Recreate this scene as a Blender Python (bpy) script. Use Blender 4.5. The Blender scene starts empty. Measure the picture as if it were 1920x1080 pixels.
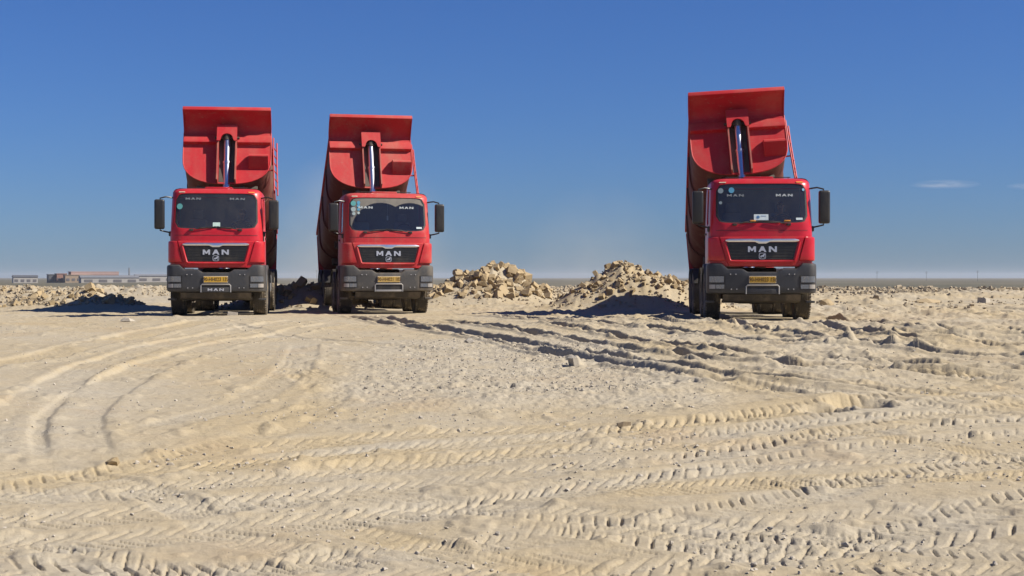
import bpy, bmesh, math, random
import numpy as np
from mathutils import Matrix, Vector, Euler

SC = bpy.context.scene
COL = SC.collection
R = math.radians
PI = math.pi

# ------------------------------------------------------------------ camera
CAM_Z = 0.99                       # the trucks stand on z = 0
cam_d = bpy.data.cameras.new('camera')
cam_d.sensor_width = 36.0
cam_d.lens = 50.0
cam_d.clip_start = 0.05
cam_d.clip_end = 30000.0
cam = bpy.data.objects.new('camera', cam_d)
COL.objects.link(cam)
cam.location = (0, 0, CAM_Z)
cam.rotation_euler = (R(90 - 0.43), 0, 0)
SC.camera = cam

# ------------------------------------------------------------------ sky, sun, exposure
SUN_AZ = 78.5                      # degrees to the right of straight behind the camera
SUN_EL = 42.5
sun_dir = Vector((math.sin(R(SUN_AZ)) * math.cos(R(SUN_EL)),
                  -math.cos(R(SUN_AZ)) * math.cos(R(SUN_EL)),
                  math.sin(R(SUN_EL))))
world = bpy.data.worlds.new('World')
SC.world = world
world.use_nodes = True
wt = world.node_tree
wt.nodes.clear()
w_out = wt.nodes.new('ShaderNodeOutputWorld')
w_bg = wt.nodes.new('ShaderNodeBackground')
w_sky = wt.nodes.new('ShaderNodeTexSky')
w_sky.sky_type = 'NISHITA'
w_sky.sun_disc = False
w_sky.sun_elevation = R(SUN_EL)
w_sky.sun_rotation = math.atan2(sun_dir.x, sun_dir.y)
w_sky.altitude = 1500
w_sky.air_density = 1.4
w_sky.dust_density = 0.3
w_sky.ozone_density = 8.0
w_bg.inputs['Strength'].default_value = 0.05
w_wb = wt.nodes.new('ShaderNodeMix')           # one white balance for the whole sky
w_wb.data_type = 'RGBA'
w_wb.blend_type = 'MULTIPLY'
w_wb.inputs[0].default_value = 1.0
w_wb.inputs[7].default_value = (0.465, 0.655, 1.075, 1)
wt.links.new(w_sky.outputs[0], w_wb.inputs[6])
wt.links.new(w_wb.outputs[2], w_bg.inputs[0])
wt.links.new(w_bg.outputs[0], w_out.inputs[0])

sun_l = bpy.data.lights.new('sun', 'SUN')
sun_l.energy = 5.0
sun_l.angle = R(0.5)
sun_l.color = (1.0, 0.93, 0.82)
sun = bpy.data.objects.new('sun', sun_l)
COL.objects.link(sun)
sun.location = sun_dir * 50
sun.rotation_euler = sun_dir.to_track_quat('Z', 'Y').to_euler()

SC.view_settings.view_transform = 'Standard'
SC.view_settings.look = 'None'
SC.view_settings.exposure = 0.7
SC.view_settings.gamma = 1.0
SC.view_settings.use_curve_mapping = False
SC.render.engine = 'CYCLES'
SC.cycles.use_denoising = True
SC.cycles.max_bounces = 8
SC.cycles.transparent_max_bounces = 12
SC.cycles.volume_bounces = 1
SC.cycles.volume_step_rate = 2.0

# ------------------------------------------------------------------ helpers: materials
def new_mat(name):
    m = bpy.data.materials.new(name)
    m.use_nodes = True
    nt = m.node_tree
    nt.nodes.clear()
    out = nt.nodes.new('ShaderNodeOutputMaterial')
    return m, nt, out

def N(nt, kind, **kw):
    n = nt.nodes.new(kind)
    for k, v in kw.items():
        if k in n.inputs:
            n.inputs[k].default_value = v
        else:
            setattr(n, k, v)
    return n

def ramp(nt, src, stops):
    r = nt.nodes.new('ShaderNodeValToRGB')
    e = r.color_ramp.elements
    while len(e) < len(stops):
        e.new(0.5)
    for i, (p, c) in enumerate(stops):
        e[i].position = p
        e[i].color = (c, c, c, 1) if isinstance(c, (int, float)) else (*c, 1)
    nt.links.new(src, r.inputs[0])
    return r

def mixc(nt, fac, a, b):
    m = nt.nodes.new('ShaderNodeMix')
    m.data_type = 'RGBA'
    for sock, v in ((m.inputs[0], fac), (m.inputs[6], a), (m.inputs[7], b)):
        if hasattr(v, 'links'):
            nt.links.new(v, sock)
        elif isinstance(v, (int, float)):
            sock.default_value = v
        else:
            sock.default_value = (*v, 1)
    return m.outputs[2]

def mth(nt, op, a, b=None, clamp=False):
    m = nt.nodes.new('ShaderNodeMath')
    m.operation = op
    m.use_clamp = clamp
    for i, v in enumerate((a, b)):
        if v is None:
            continue
        if hasattr(v, 'links'):
            nt.links.new(v, m.inputs[i])
        else:
            m.inputs[i].default_value = v
    return m.outputs[0]

DUST = (0.32, 0.255, 0.17)

def painted(name, base, rough=0.4, metal=0.0, dust=0.2, coat=0.0, scale=2.0, bump=0.0, up=0.6, low=0.0, spec=0.5, scuff=0.0):
    """Paint, plastic or metal with a layer of quarry dust: streaky patches, more of it on
    up-facing surfaces, on the wear scale of the thing."""
    m, nt, out = new_mat(name)
    p = N(nt, 'ShaderNodeBsdfPrincipled')
    tc = N(nt, 'ShaderNodeTexCoord')
    mp = N(nt, 'ShaderNodeMapping')
    mp.inputs['Scale'].default_value = (1.0, 1.0, 0.45)
    nt.links.new(tc.outputs['Object'], mp.inputs[0])
    n1 = N(nt, 'ShaderNodeTexNoise', Scale=scale, Detail=8.0, Roughness=0.68)
    nt.links.new(mp.outputs[0], n1.inputs['Vector'])
    n2 = N(nt, 'ShaderNodeTexNoise', Scale=scale * 9, Detail=5.0, Roughness=0.7)
    nt.links.new(tc.outputs['Object'], n2.inputs['Vector'])
    r1 = ramp(nt, n1.outputs[0], [(0.47, 0.0), (0.74, 1.0)])
    geo = N(nt, 'ShaderNodeNewGeometry')
    sep = N(nt, 'ShaderNodeSeparateXYZ')
    nt.links.new(geo.outputs['Normal'], sep.inputs[0])
    upf = mth(nt, 'MULTIPLY', mth(nt, 'MAXIMUM', sep.outputs[2], 0.0), up)
    a = mth(nt, 'ADD', mth(nt, 'MULTIPLY', r1.outputs[0], 1.7), upf)
    a = mth(nt, 'ADD', a, mth(nt, 'MULTIPLY', n2.outputs[0], 0.3))
    if low:
        so = N(nt, 'ShaderNodeSeparateXYZ')
        nt.links.new(tc.outputs['Object'], so.inputs[0])
        lo = mth(nt, 'MULTIPLY', mth(nt, 'SUBTRACT', 1.1, so.outputs[2], clamp=True), low)
        a = mth(nt, 'ADD', a, lo)
    f = mth(nt, 'MULTIPLY', a, dust, clamp=True)
    var = mixc(nt, n2.outputs[0], tuple(c * 0.82 for c in base), tuple(min(c * 1.15, 1) for c in base))
    if scuff:
        # scrapes through the paint: long thin marks of paler, rubbed colour, and faded areas
        ms = N(nt, 'ShaderNodeMapping'); ms.inputs['Scale'].default_value = (2.2, 2.2, 14.0); ms.inputs['Rotation'].default_value = (0, .5, 0)
        nt.links.new(tc.outputs['Object'], ms.inputs[0])
        n3 = N(nt, 'ShaderNodeTexNoise', Scale=3.0, Detail=6.0, Roughness=.6)
        nt.links.new(ms.outputs[0], n3.inputs['Vector'])
        r3 = ramp(nt, n3.outputs[0], [(.60, 0.0), (.68, 1.0)])
        n4 = N(nt, 'ShaderNodeTexNoise', Scale=.9, Detail=3.0)
        nt.links.new(tc.outputs['Object'], n4.inputs['Vector'])
        r4 = ramp(nt, n4.outputs[0], [(.40, 0.0), (.68, 1.0)])
        var = mixc(nt, mth(nt, 'MULTIPLY', r4.outputs[0], scuff * .55), var, tuple(min(1, c * .72 + .045) for c in base))
        var = mixc(nt, mth(nt, 'MULTIPLY', r3.outputs[0], scuff), var, (0.34, 0.13, 0.11))
    nt.links.new(mixc(nt, f, var, DUST), p.inputs['Base Color'])
    rr = mth(nt, 'ADD', rough, mth(nt, 'MULTIPLY', f, 0.9 - rough))
    nt.links.new(rr, p.inputs['Roughness'])
    p.inputs['Metallic'].default_value = metal
    p.inputs['Specular IOR Level'].default_value = spec
    if metal:
        nt.links.new(mth(nt, 'MULTIPLY', mth(nt, 'SUBTRACT', 1.0, f), metal), p.inputs['Metallic'])
    if coat:
        p.inputs['Coat Weight'].default_value = coat
        p.inputs['Coat Roughness'].default_value = 0.12
    if bump:
        b = N(nt, 'ShaderNodeBump', Strength=bump, Distance=0.01)
        nt.links.new(n2.outputs[0], b.inputs['Height'])
        nt.links.new(b.outputs[0], p.inputs['Normal'])
    nt.links.new(p.outputs[0], out.inputs[0])
    return m

def stone_mat(name, a, b, scale=3.0, bump=0.6):
    m, nt, out = new_mat(name)
    p = N(nt, 'ShaderNodeBsdfPrincipled', Roughness=0.95)
    p.inputs['Specular IOR Level'].default_value = 0.15
    tc = N(nt, 'ShaderNodeTexCoord')
    oi = N(nt, 'ShaderNodeObjectInfo')
    n1 = N(nt, 'ShaderNodeTexNoise', Scale=scale, Detail=8.0, Roughness=0.7)
    nt.links.new(tc.outputs['Object'], n1.inputs['Vector'])
    f = mth(nt, 'ADD', mth(nt, 'MULTIPLY', n1.outputs[0], 0.6), mth(nt, 'MULTIPLY', oi.outputs['Random'], 0.4))
    nt.links.new(mixc(nt, f, a, b), p.inputs['Base Color'])
    n2 = N(nt, 'ShaderNodeTexNoise', Scale=scale * 6, Detail=6.0, Roughness=0.7)
    nt.links.new(tc.outputs['Object'], n2.inputs['Vector'])
    bm = N(nt, 'ShaderNodeBump', Strength=bump, Distance=0.03)
    nt.links.new(n2.outputs[0], bm.inputs['Height'])
    nt.links.new(bm.outputs[0], p.inputs['Normal'])
    nt.links.new(p.outputs[0], out.inputs[0])
    return m

def plain(name, base, rough=0.8, metal=0.0, var=0.15, scale=8.0, spec=0.5):
    m, nt, out = new_mat(name)
    p = N(nt, 'ShaderNodeBsdfPrincipled', Roughness=rough, Metallic=metal)
    p.inputs['Specular IOR Level'].default_value = spec
    tc = N(nt, 'ShaderNodeTexCoord')
    n1 = N(nt, 'ShaderNodeTexNoise', Scale=scale, Detail=5.0)
    nt.links.new(tc.outputs['Object'], n1.inputs['Vector'])
    nt.links.new(mixc(nt, n1.outputs[0], tuple(c * (1 - var) for c in base), tuple(min(1, c * (1 + var)) for c in base)), p.inputs['Base Color'])
    nt.links.new(p.outputs[0], out.inputs[0])
    return m

def glass(name, tint, dirt=0.05):
    m, nt, out = new_mat(name)
    tr = N(nt, 'ShaderNodeBsdfTransparent')
    tr.inputs[0].default_value = (*tint, 1)
    gl = N(nt, 'ShaderNodeBsdfGlossy', Roughness=0.04)
    gl.inputs[0].default_value = (0.9, 0.95, 1.0, 1)
    fr = N(nt, 'ShaderNodeFresnel', IOR=1.8)
    mx = N(nt, 'ShaderNodeMixShader')
    nt.links.new(fr.outputs[0], mx.inputs[0])
    nt.links.new(tr.outputs[0], mx.inputs[1])
    nt.links.new(gl.outputs[0], mx.inputs[2])
    df = N(nt, 'ShaderNodeBsdfDiffuse')
    df.inputs[0].default_value = (0.36, 0.33, 0.27, 1)
    mx2 = N(nt, 'ShaderNodeMixShader')
    tc = N(nt, 'ShaderNodeTexCoord')
    n1 = N(nt, 'ShaderNodeTexNoise', Scale=5.0, Detail=6.0, Roughness=0.7)
    nt.links.new(tc.outputs['Object'], n1.inputs['Vector'])
    fac = mth(nt, 'MULTIPLY', n1.outputs[0], dirt)
    if dirt > 0.2:
        # a dusty pane: the two wiper arcs are wiped clean, the corners keep their dust
        so = N(nt, 'ShaderNodeSeparateXYZ')
        nt.links.new(tc.outputs['Object'], so.inputs[0])
        d = []
        for cx in (-0.18, 0.62):
            dx = mth(nt, 'SUBTRACT', so.outputs[0], cx)
            dz = mth(nt, 'SUBTRACT', so.outputs[2], 2.20)
            d.append(mth(nt, 'SQRT', mth(nt, 'ADD', mth(nt, 'MULTIPLY', dx, dx), mth(nt, 'MULTIPLY', dz, dz))))
        dm = mth(nt, 'MINIMUM', d[0], d[1])
        edge = mth(nt, 'ADD', mth(nt, 'MULTIPLY', mth(nt, 'SUBTRACT', dm, 0.79), 40.0, clamp=True), 0.06, clamp=True)
        fac = mth(nt, 'MULTIPLY', edge, mth(nt, 'ADD', mth(nt, 'MULTIPLY', n1.outputs[0], 0.4), dirt * 0.7))
    nt.links.new(fac, mx2.inputs[0])
    nt.links.new(mx.outputs[0], mx2.inputs[1])
    nt.links.new(df.outputs[0], mx2.inputs[2])
    nt.links.new(mx2.outputs[0], out.inputs[0])
    return m

# ------------------------------------------------------------------ helpers: numpy noise
def _hash(ix, iy, seed):
    h = (ix.astype(np.int64) * 374761393 + iy.astype(np.int64) * 668265263 + seed * 1442695041) & 0xffffffff
    h = ((h ^ (h >> 13)) * 1274126177) & 0xffffffff
    return (h ^ (h >> 16)) & 0xffff

def perlin(x, y, seed=0):
    x = np.asarray(x, float); y = np.asarray(y, float)
    ix = np.floor(x); iy = np.floor(y)
    fx = x - ix; fy = y - iy
    u = fx * fx * fx * (fx * (fx * 6 - 15) + 10)
    v = fy * fy * fy * (fy * (fy * 6 - 15) + 10)
    def g(ox, oy):
        a = _hash(ix + ox, iy + oy, seed) * (2 * PI / 65536.0)
        return np.cos(a) * (fx - ox) + np.sin(a) * (fy - oy)
    n0 = g(0, 0) * (1 - u) + g(1, 0) * u
    n1 = g(0, 1) * (1 - u) + g(1, 1) * u
    return (n0 * (1 - v) + n1 * v) * 1.5

def fbm(x, y, seed=0, oct=4, gain=0.5):
    t = 0; a = 1.0; f = 1.0
    for i in range(oct):
        t = t + a * perlin(x * f, y * f, seed + i * 17)
        a *= gain; f *= 2.03
    return t

def sstep(a, b, x):
    t = np.clip((x - a) / (b - a), 0, 1)
    return t * t * (3 - 2 * t)

# ------------------------------------------------------------------ ground relief (metres, world x / y)
BASE_D = [0, 4, 6, 8, 9, 10, 12, 15, 18, 22, 26, 30, 36, 400]
BASE_Z = [-.73, -.69, -.61, -.48, -.42, -.365, -.26, -.17, -.09, -.045, -.01, 0, 0, 0]

# mounds of spoil: x, y, radius x, radius y, height
MOUNDS = [(-0.85, 51.6, 1.75, 1.5, 1.22), (-1.4, 51.4, 2.6, 1.7, .6), (0.9, 52.0, 2.0, 1.2, 0.45),
          (3.45, 42.9, 1.7, 1.15, 1.14), (4.55, 43.2, 1.4, 1.1, 1.02),
          (-6.6, 45.0, 1.9, 1.3, 0.62), (-9.0, 62.0, 4.0, 2.0, 0.6), (-12.5, 66.0, 3.5, 2.0, 0.45),
          (-13.6, 44.4, 1.5, 1.2, 0.55), (-15.6, 46.5, 1.8, 1.4, .6), (-18.5, 48.5, 2.6, 2.0, 0.62), (-22.5, 50.0, 3.0, 2.2, 0.6), (-18.5, 68.0, 5.0, 2.5, 0.52),
          (-25.0, 72.0, 5.0, 2.5, 0.5), (-2.5, 60.0, 3.0, 2.0, 0.4), (12.0, 58.0, 3.0, 2.0, 0.25),
          (13.5, 52.0, 1.0, 0.7, 0.22), (17.0, 60.0, 3.0, 2.0, 0.3), (24.0, 70.0, 5, 3, 0.3)]

# wheel tracks: (points, half width, rut depth, berm, lug depth, lug pitch, chevron slope, seed)
TRACKS = [
    ([(4.77, 12.34), (2.73, 11.39), (1.25, 10.4), (0.0, 9.83), (-1.11, 9.26), (-2.1, 8.74), (-3.23, 8.28), (-4.4, 7.9)], 0.24, 0.012, 0.006, 0.04, 0.118, 0.9, 1),
    ([(5.6, 11.9), (4.45, 11.53), (2.56, 10.67), (1.16, 9.65), (0.49, 9.29), (-0.2, 8.89), (-1.03, 8.6), (-2.01, 8.13), (-3.02, 7.74)], 0.24, 0.012, 0.006, 0.038, 0.118, 0.9, 2),
    ([(4.94, 14.8), (2.63, 13.01), (1.45, 12.09), (0.18, 11.94), (-1.36, 11.34), (-2.05, 10.95)], 0.27, 0.01, 0.008, 0.036, 0.125, 0.8, 3),
    ([(2.9, 13.3), (2.6, 12.82), (1.07, 11.94), (-0.04, 11.45)], 0.22, 0.008, 0.004, 0.03, 0.11, 0.8, 4),
    ([(3.55, 8.72), (2.35, 8.46), (1.67, 8.25), (1.04, 8.15), (0.67, 8.13)], 0.26, 0.01, 0.005, 0.042, 0.15, 0.9, 5),
    ([(4.2, 9.7), (3.71, 9.61), (2.26, 9.43), (1.11, 9.21), (0.48, 9.13)], 0.22, 0.008, 0.006, 0.026, 0.07, 0.6, 6),
    ([(2.89, 7.49), (1.62, 7.98), (0.76, 8.41), (-0.03, 8.74), (-.8, 9.1)], 0.2, 0.022, 0.014, 0.034, 0.085, 0.3, 7),
    ([(2.74, 7.09), (1.78, 7.42), (1.0, 7.86), (0.13, 8.41)], 0.22, 0.018, 0.01, 0.034, 0.095, 0.4, 8),
    ([(2.75, 11.6), (3.07, 11.07), (3.36, 10.67), (3.78, 9.78), (4.1, 9.0)], 0.13, 0.012, 0.006, 0.024, 0.05, 0, 9),
    ([(-3.73, 31.06), (-4.49, 21.38), (-4.32, 16.24), (-4.08, 13.42), (-3.64, 11.66), (-3.21, 10.44)], 0.3, 0.034, 0.014, 0.006, 0.11, 0.4, 10),
    ([(-4.95, 33.0), (-5.4, 22.84), (-5.11, 17.25), (-4.53, 13.42), (-4.09, 11.66), (-3.59, 10.23)], 0.27, 0.032, 0.012, 0.006, 0.11, 0.4, 11),
    ([(-6.76, 32.2), (-6.51, 22.84), (-6.48, 18.0), (-6.59, 16.57)], 0.35, 0.028, 0.018, 0.006, 0.11, 0.4, 12),
    ([(-1.55, 18.79), (0.41, 18.19), (1.0, 18.0)], 0.17, 0.012, 0.01, 0.1, 0.24, 0.1, 13),
    ([(-1.21, 14.7), (1.06, 14.91), (2.0, 15.2)], 0.18, 0.008, 0.006, 0.09, 0.26, 0.1, 14),
    ([(-4.4, 36.67), (-1.05, 25.51), (0.66, 19.54), (1.77, 16.24), (2.85, 14.08)], .19, 0.060, 0.043, .035, .14, .3, 15),
    ([(-3.58, 36.67), (-0.56, 24.92), (1.17, 19.54), (2.61, 15.81), (3.97, 14.31)], .19, 0.068, 0.050, .035, .14, .3, 16),
    ([(-1.78, 33.85), (1.2, 22.84), (2.97, 18.0), (5.41, 15.34)], .19, 0.083, 0.056, .035, .14, .3, 17),
    ([(0.46, 30.7), (2.73, 21.38), (4.89, 17.62), (6.4, 16.57)], .19, 0.083, 0.056, .035, .14, .3, 18),
    ([(4.48, 31.43), (4.97, 24.55), (5.96, 20.12), (7.14, 18.49)], .19, 0.075, 0.062, .035, .14, .3, 19),
    ([(6.22, 30.7), (6.57, 23.66), (8.01, 20.73)], .19, 0.075, 0.062, .035, .14, .3, 20),
    ([(7.43, 34.74), (8.04, 27.13), (9.34, 24.19)], .19, 0.075, 0.074, .035, .14, .3, 21),
    ([(-0.83, 36.67), (2.05, 28.78), (4.2, 22.84), (6.53, 20.73)], .19, 0.098, 0.074, .035, .14, .3, 22),
    ([(1.5, 35.5), (3.6, 29.5), (6.2, 25.5), (9.5, 23.0)], .19, 0.090, 0.068, .035, .14, .3, 23),
    ([(3.3, 17.5), (5.2, 16.0), (7.0, 15.3)], .19, 0.053, 0.043, .035, .14, .3, 24),
    ([(-3.38, 10.03), (-2.72, 9.55), (-2.26, 9.13), (-1.68, 8.32)], 0.16, 0.014, 0.01, 0.016, 0.06, 0.2, 25),
    ([(-2.35, 9.21), (-2.05, 9.13), (-1.7, 8.74)], 0.1, 0.012, 0.006, 0, 0.1, 0, 26),
    ([(-1.1, 8.5), (-0.63, 8.0), (-0.38, 7.77), (0.0, 7.49), (.6, 7.2)], 0.16, 0.013, 0.009, 0.014, 0.08, 0.5, 27),
    ([(-1.9, 8.25), (-1.3, 7.88), (-0.96, 7.55), (-.7, 7.2)], 0.18, 0.013, 0.01, 0.024, 0.07, 0.3, 28),
    ([(-2.9, 7.9), (-2.2, 7.55), (-1.6, 7.2), (-1.0, 6.9)], 0.2, 0.01, 0.006, 0.03, 0.1, 0.8, 29),
]
def offset_line(pts, o):
    c = [Vector((*p, 0)) for p in pts]
    out = []
    for i, p in enumerate(c):
        d = (c[min(i + 1, len(c) - 1)] - c[max(i - 1, 0)]).normalized()
        out.append((p.x - d.y * o, p.y + d.x * o))
    return out
# second wheels of the same vehicles, and older, fainter passes
TRACKS += [(offset_line(TRACKS[0][0], -.62), .20, .008, .005, .034, .10, .9, 31), (offset_line(TRACKS[2][0], .55), .22, .008, .006, .030, .12, .8, 32),
           (offset_line(TRACKS[2][0], 1.15), .22, .008, .006, .028, .12, .8, 33), (offset_line(TRACKS[1][0], .95), .20, .006, .004, .028, .09, .6, 34),
           (offset_line(TRACKS[1][0], 1.9), .22, .010, .008, .036, .13, .9, 35), (offset_line(TRACKS[0][0], -1.25), .22, .008, .006, .030, .12, .9, 36),
           ([(-4.0, 9.4), (-2.6, 9.0), (-1.2, 8.9), (.2, 9.3), (1.6, 9.9), (3.2, 10.3), (4.6, 10.4)], .2, .008, .006, .026, .11, .8, 37),
           ([(-3.4, 7.5), (-2.0, 7.3), (-.6, 7.4), (.8, 7.6), (2.4, 8.0), (3.8, 8.6)], .24, .012, .008, .036, .13, .9, 38),
           ([(-2.6, 17.0), (-1.9, 14.6), (-1.9, 12.4), (-2.4, 10.6), (-3.4, 9.0)], .22, .010, .007, .020, .11, .6, 39),
           ([(-3.2, 22.0), (-2.6, 17.0), (-2.6, 13.8), (-3.0, 11.6)], .22, .010, .007, .016, .11, .6, 40),
           ([(-6.0, 30.0), (-3.5, 24.0), (-1.0, 20.5), (2.0, 18.6), (5.0, 18.0)], .2, .018, .012, .026, .13, .6, 41),
           ([(2.4, 17.0), (4.2, 14.2), (5.0, 12.6), (5.4, 11.0)], .2, .016, .012, .026, .11, .6, 42),
           ([(1.2, 16.5), (3.4, 13.9), (4.4, 12.2), (4.6, 10.5)], .2, .014, .010, .026, .11, .6, 43)]
# smooth graded windrows: points, half width, height
BANDS = [([(-2.74, 11.61), (-1.56, 13.01), (0.21, 13.94), (1.9, 14.91), (3.2, 15.23)], .42, .022),
         ([(-1.9, 9.95), (-1.6, 10.19), (-1.04, 10.62), (-0.53, 10.85)], .20, .03),
         ([(3.5, 14.0), (1.7, 12.75), (.9, 12.45)], .25, .018)]
PITS = [(3.25, 13.30, .26, .34, -.13), (2.83, 12.86, .20, .24, -.09), (1.07, 17.85, .3, .35, -.1), (2.17, 15.63, .3, .35, -.1)]

def spline(pts, step):
    p = [np.array(q, float) for q in pts]
    p = [2 * p[0] - p[1]] + p + [2 * p[-1] - p[-2]]
    out = []
    for i in range(1, len(p) - 2):
        n = max(2, int(np.linalg.norm(p[i + 1] - p[i]) / step))
        t = np.linspace(0, 1, n, endpoint=False)[:, None]
        out.append(0.5 * (2 * p[i] + (p[i + 1] - p[i - 1]) * t + (2 * p[i - 1] - 5 * p[i] + 4 * p[i + 1] - p[i + 2]) * t ** 2
                          + (3 * p[i] - p[i - 1] - 3 * p[i + 1] + p[i + 2]) * t ** 3))
    return np.vstack(out + [p[-2][None]])

def track_coords(x, y, pts, reach):
    """indices near the line, arc length s and signed offset t"""
    c = spline(pts, 0.12)
    seg = np.diff(c, axis=0)
    ln = np.linalg.norm(seg, axis=1)
    acc = np.concatenate([[0], np.cumsum(ln)])
    lo = c.min(0) - reach; hi = c.max(0) + reach
    idx = np.nonzero((x > lo[0]) & (x < hi[0]) & (y > lo[1]) & (y < hi[1]))[0]
    if len(idx) == 0:
        return idx, None, None, acc[-1]
    s = np.empty(len(idx)); t = np.empty(len(idx))
    mid = (c[:-1] + c[1:]) / 2
    B = 20000
    for b in range(0, len(idx), B):
        k = idx[b:b + B]
        P = np.stack([x[k], y[k]], 1)
        d2 = (P[:, None, 0] - mid[None, :, 0]) ** 2 + (P[:, None, 1] - mid[None, :, 1]) ** 2
        j = d2.argmin(1)
        dv = P - c[j]
        dr = seg[j] / ln[j][:, None]
        s[b:b + B] = acc[j] + (dv * dr).sum(1)
        t[b:b + B] = dr[:, 0] * dv[:, 1] - dr[:, 1] * dv[:, 0]
    keep = (np.abs(t) < reach) & (s > -0.3) & (s < acc[-1] + 0.3)
    return idx[keep], s[keep], t[keep], acc[-1]

TRUCKS = [(-7.52, 36.1, 7.2), (-3.30, 38.1, 12.4), (5.69, 32.3, -4.0)]     # x, y of the front bumper, yaw

def ground(x, y, detail=True):
    x = np.asarray(x, float).ravel(); y = np.asarray(y, float).ravel()
    r = np.hypot(x, y)
    z = np.interp(r, BASE_D, BASE_Z)
    grey = 0.5 + 0.45 * fbm(x * .35, y * .22, 5, 4)
    # calm ground under the trucks, rough ground on the right and beyond
    calm = np.ones_like(x)
    for tx, ty, a in TRUCKS:
        ca, sa = math.cos(R(a)), math.sin(R(a))
        lx = (x - tx) * ca + (y - ty) * sa
        ly = -(x - tx) * sa + (y - ty) * ca
        calm *= 1 - (sstep(2.0, 1.2, np.abs(lx)) * sstep(-1.2, 0.2, ly) * sstep(10.2, 9.0, ly)) * 0.93
    rough = sstep(-1.5, 3.0, x - (24 - y) * .12) * sstep(14, 17, r) * sstep(60, 40, r) + .5 * sstep(33, 42, r)
    z = z + calm * (0.05 * perlin(x * .22, y * .22, 3) * sstep(4, 10, r) + 0.022 * perlin(x * .7, y * .7, 4))
    lump = fbm(x * 1.1, y * .9, 8, 3)
    z = z + calm * rough * ((.06 + .03 * sstep(2, 7, x)) * np.maximum(lump, -.15) + .015 * np.abs(fbm(x * 3.1, y * 2.3, 9, 3)))
    if detail:
        clod = np.maximum(fbm(x * 2.3, y * 2.3, 21, 3) - .35, 0)
        crumb = np.maximum(fbm(x * 4.5, y * 4.5, 23, 3, .6) - .25, 0) * sstep(-.3, .35, fbm(x * .6, y * .4, 25, 2))
        z = z + calm * (0.0035 + .007 * rough) * fbm(x * 7, y * 7, 11, 4, .65) + calm * .05 * clod + calm * (.009 + .045 * rough) * crumb
    # mounds
    for i, (mx, my, rx, ry, h) in enumerate(MOUNDS):
        q = ((x - mx) / rx) ** 2 + ((y - my) / ry) ** 2
        k = np.nonzero(q < 6.0)[0]
        if len(k):
            prof = np.exp(-(q[k] ** 1.25) * .85)
            w = 1 + .28 * fbm(x[k] * .9, y[k] * .9, 40 + i, 3)
            z[k] = np.maximum(z[k], z[k] * (1 - prof) + h * prof * w)
            z[k] += prof * .10 * fbm(x[k] * 2.6, y[k] * 2.6, 60 + i, 3)
    if detail:
        for pts, hw, h in BANDS:
            k, s, t, L = track_coords(x, y, pts, hw * 2.2)
            if len(k) == 0: continue
            m = sstep(hw * 1.4, hw * .5, np.abs(t)) * sstep(-.2, .4, s) * sstep(L + .2, L - .5, s)
            z[k] += h * m * (1 + .5 * perlin(s * .8, t * 0, 31))
            grey[k] *= 1 - .75 * m
        for pts, hw, dep, berm, lug, pitch, slope, seed in TRACKS:
            k, s, t, L = track_coords(x, y, pts, hw * 2.4)
            if len(k) == 0: continue
            t = t + .03 * perlin(s * 1.3, s * 0 + seed, seed)
            at = np.abs(t)
            endm = sstep(-.25, .5, s) * sstep(L + .25, L - .6, s)
            st = np.clip(.80 + .55 * perlin(s * .45, s * 0 + seed * 3.1, seed + 5), .3, 1.1) * endm
            inside = sstep(hw * 1.08, hw * .86, at)
            wf = 5.0 if L < 8 else 1.6
            wob = fbm(x[k] * wf, y[k] * wf, seed + 70, 2)
            dz = -dep * inside * (1 + .3 * wob)
            dz += berm * np.exp(-((at - hw * 1.25) / (hw * .30)) ** 2) * (1 + .6 * wob)
            if lug > 0:
                ph = (s + at * slope + .005 * wob) / pitch + np.where(t > 0, .5, 0)
                fr = ph - np.floor(ph)
                pulse = sstep(.05, .09, fr) * sstep(.34, .29, fr)
                lugm = sstep(hw * .9, hw * .78, at) * sstep(hw * .06, hw * .16, at)
                gaps = np.clip(.82 + .8 * perlin(np.floor(ph) * .37, np.sign(t) * 3.3, seed + 9), .3, 1.15)
                dz -= lug * pulse * lugm * gaps
            z[k] += dz * st * calm[k] * (.60 + .3 * sstep(12, 18, r[k]))
            grey[k] += .30 * inside * st * (1 if seed % 3 else -1.2)
        for px_, py_, ax, ay, dz in PITS:
            q = ((x - px_) / ax) ** 2 + ((y - py_) / ay) ** 2
            z += dz * np.exp(-q ** 2) - dz * .16 * np.exp(-((np.sqrt(q) - 1.35) / .35) ** 2)
        # grey crushed-stone patch in the middle of the yard
        gp = sstep(.55, .0, np.maximum(np.abs((x + .05 - (y - 18) * -.06) / 1.6) - 1, 0) + np.maximum(np.abs((y - 18.3) / 4.2) - 1, 0)) 
        grey = np.maximum(grey, gp * (1.0 + .2 * fbm(x * 1.5, y * 1.5, 77, 2)))
        z += gp * .012 * fbm(x * 9, y * 9, 78, 3, .7)
    # the yard ends in a low rubble edge; the plain lies lower
    edge = 104 + 10 * perlin(np.arctan2(x, y) * 9, r * 0, 90)
    out = sstep(edge - 2, edge + 30, r)
    z = z * (1 - out) - 3.4 * out + .22 * np.exp(-((r - edge + 6) / 5) ** 2) * (1 + .8 * perlin(x * .25, y * .25, 91))
    z = z + out * .8 * perlin(x * .006, y * .006, 93) * np.clip((r - 140) / 300, 0, 1)
    grey = np.clip(grey + .35 * sstep(52, 60, r) * sstep(95, 75, r) * (x < -8), 0, 1)
    return z, grey, sstep(edge + 2, edge + 26, r)

def gz(x, y):
    return float(ground([x], [y])[0][0])

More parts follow.
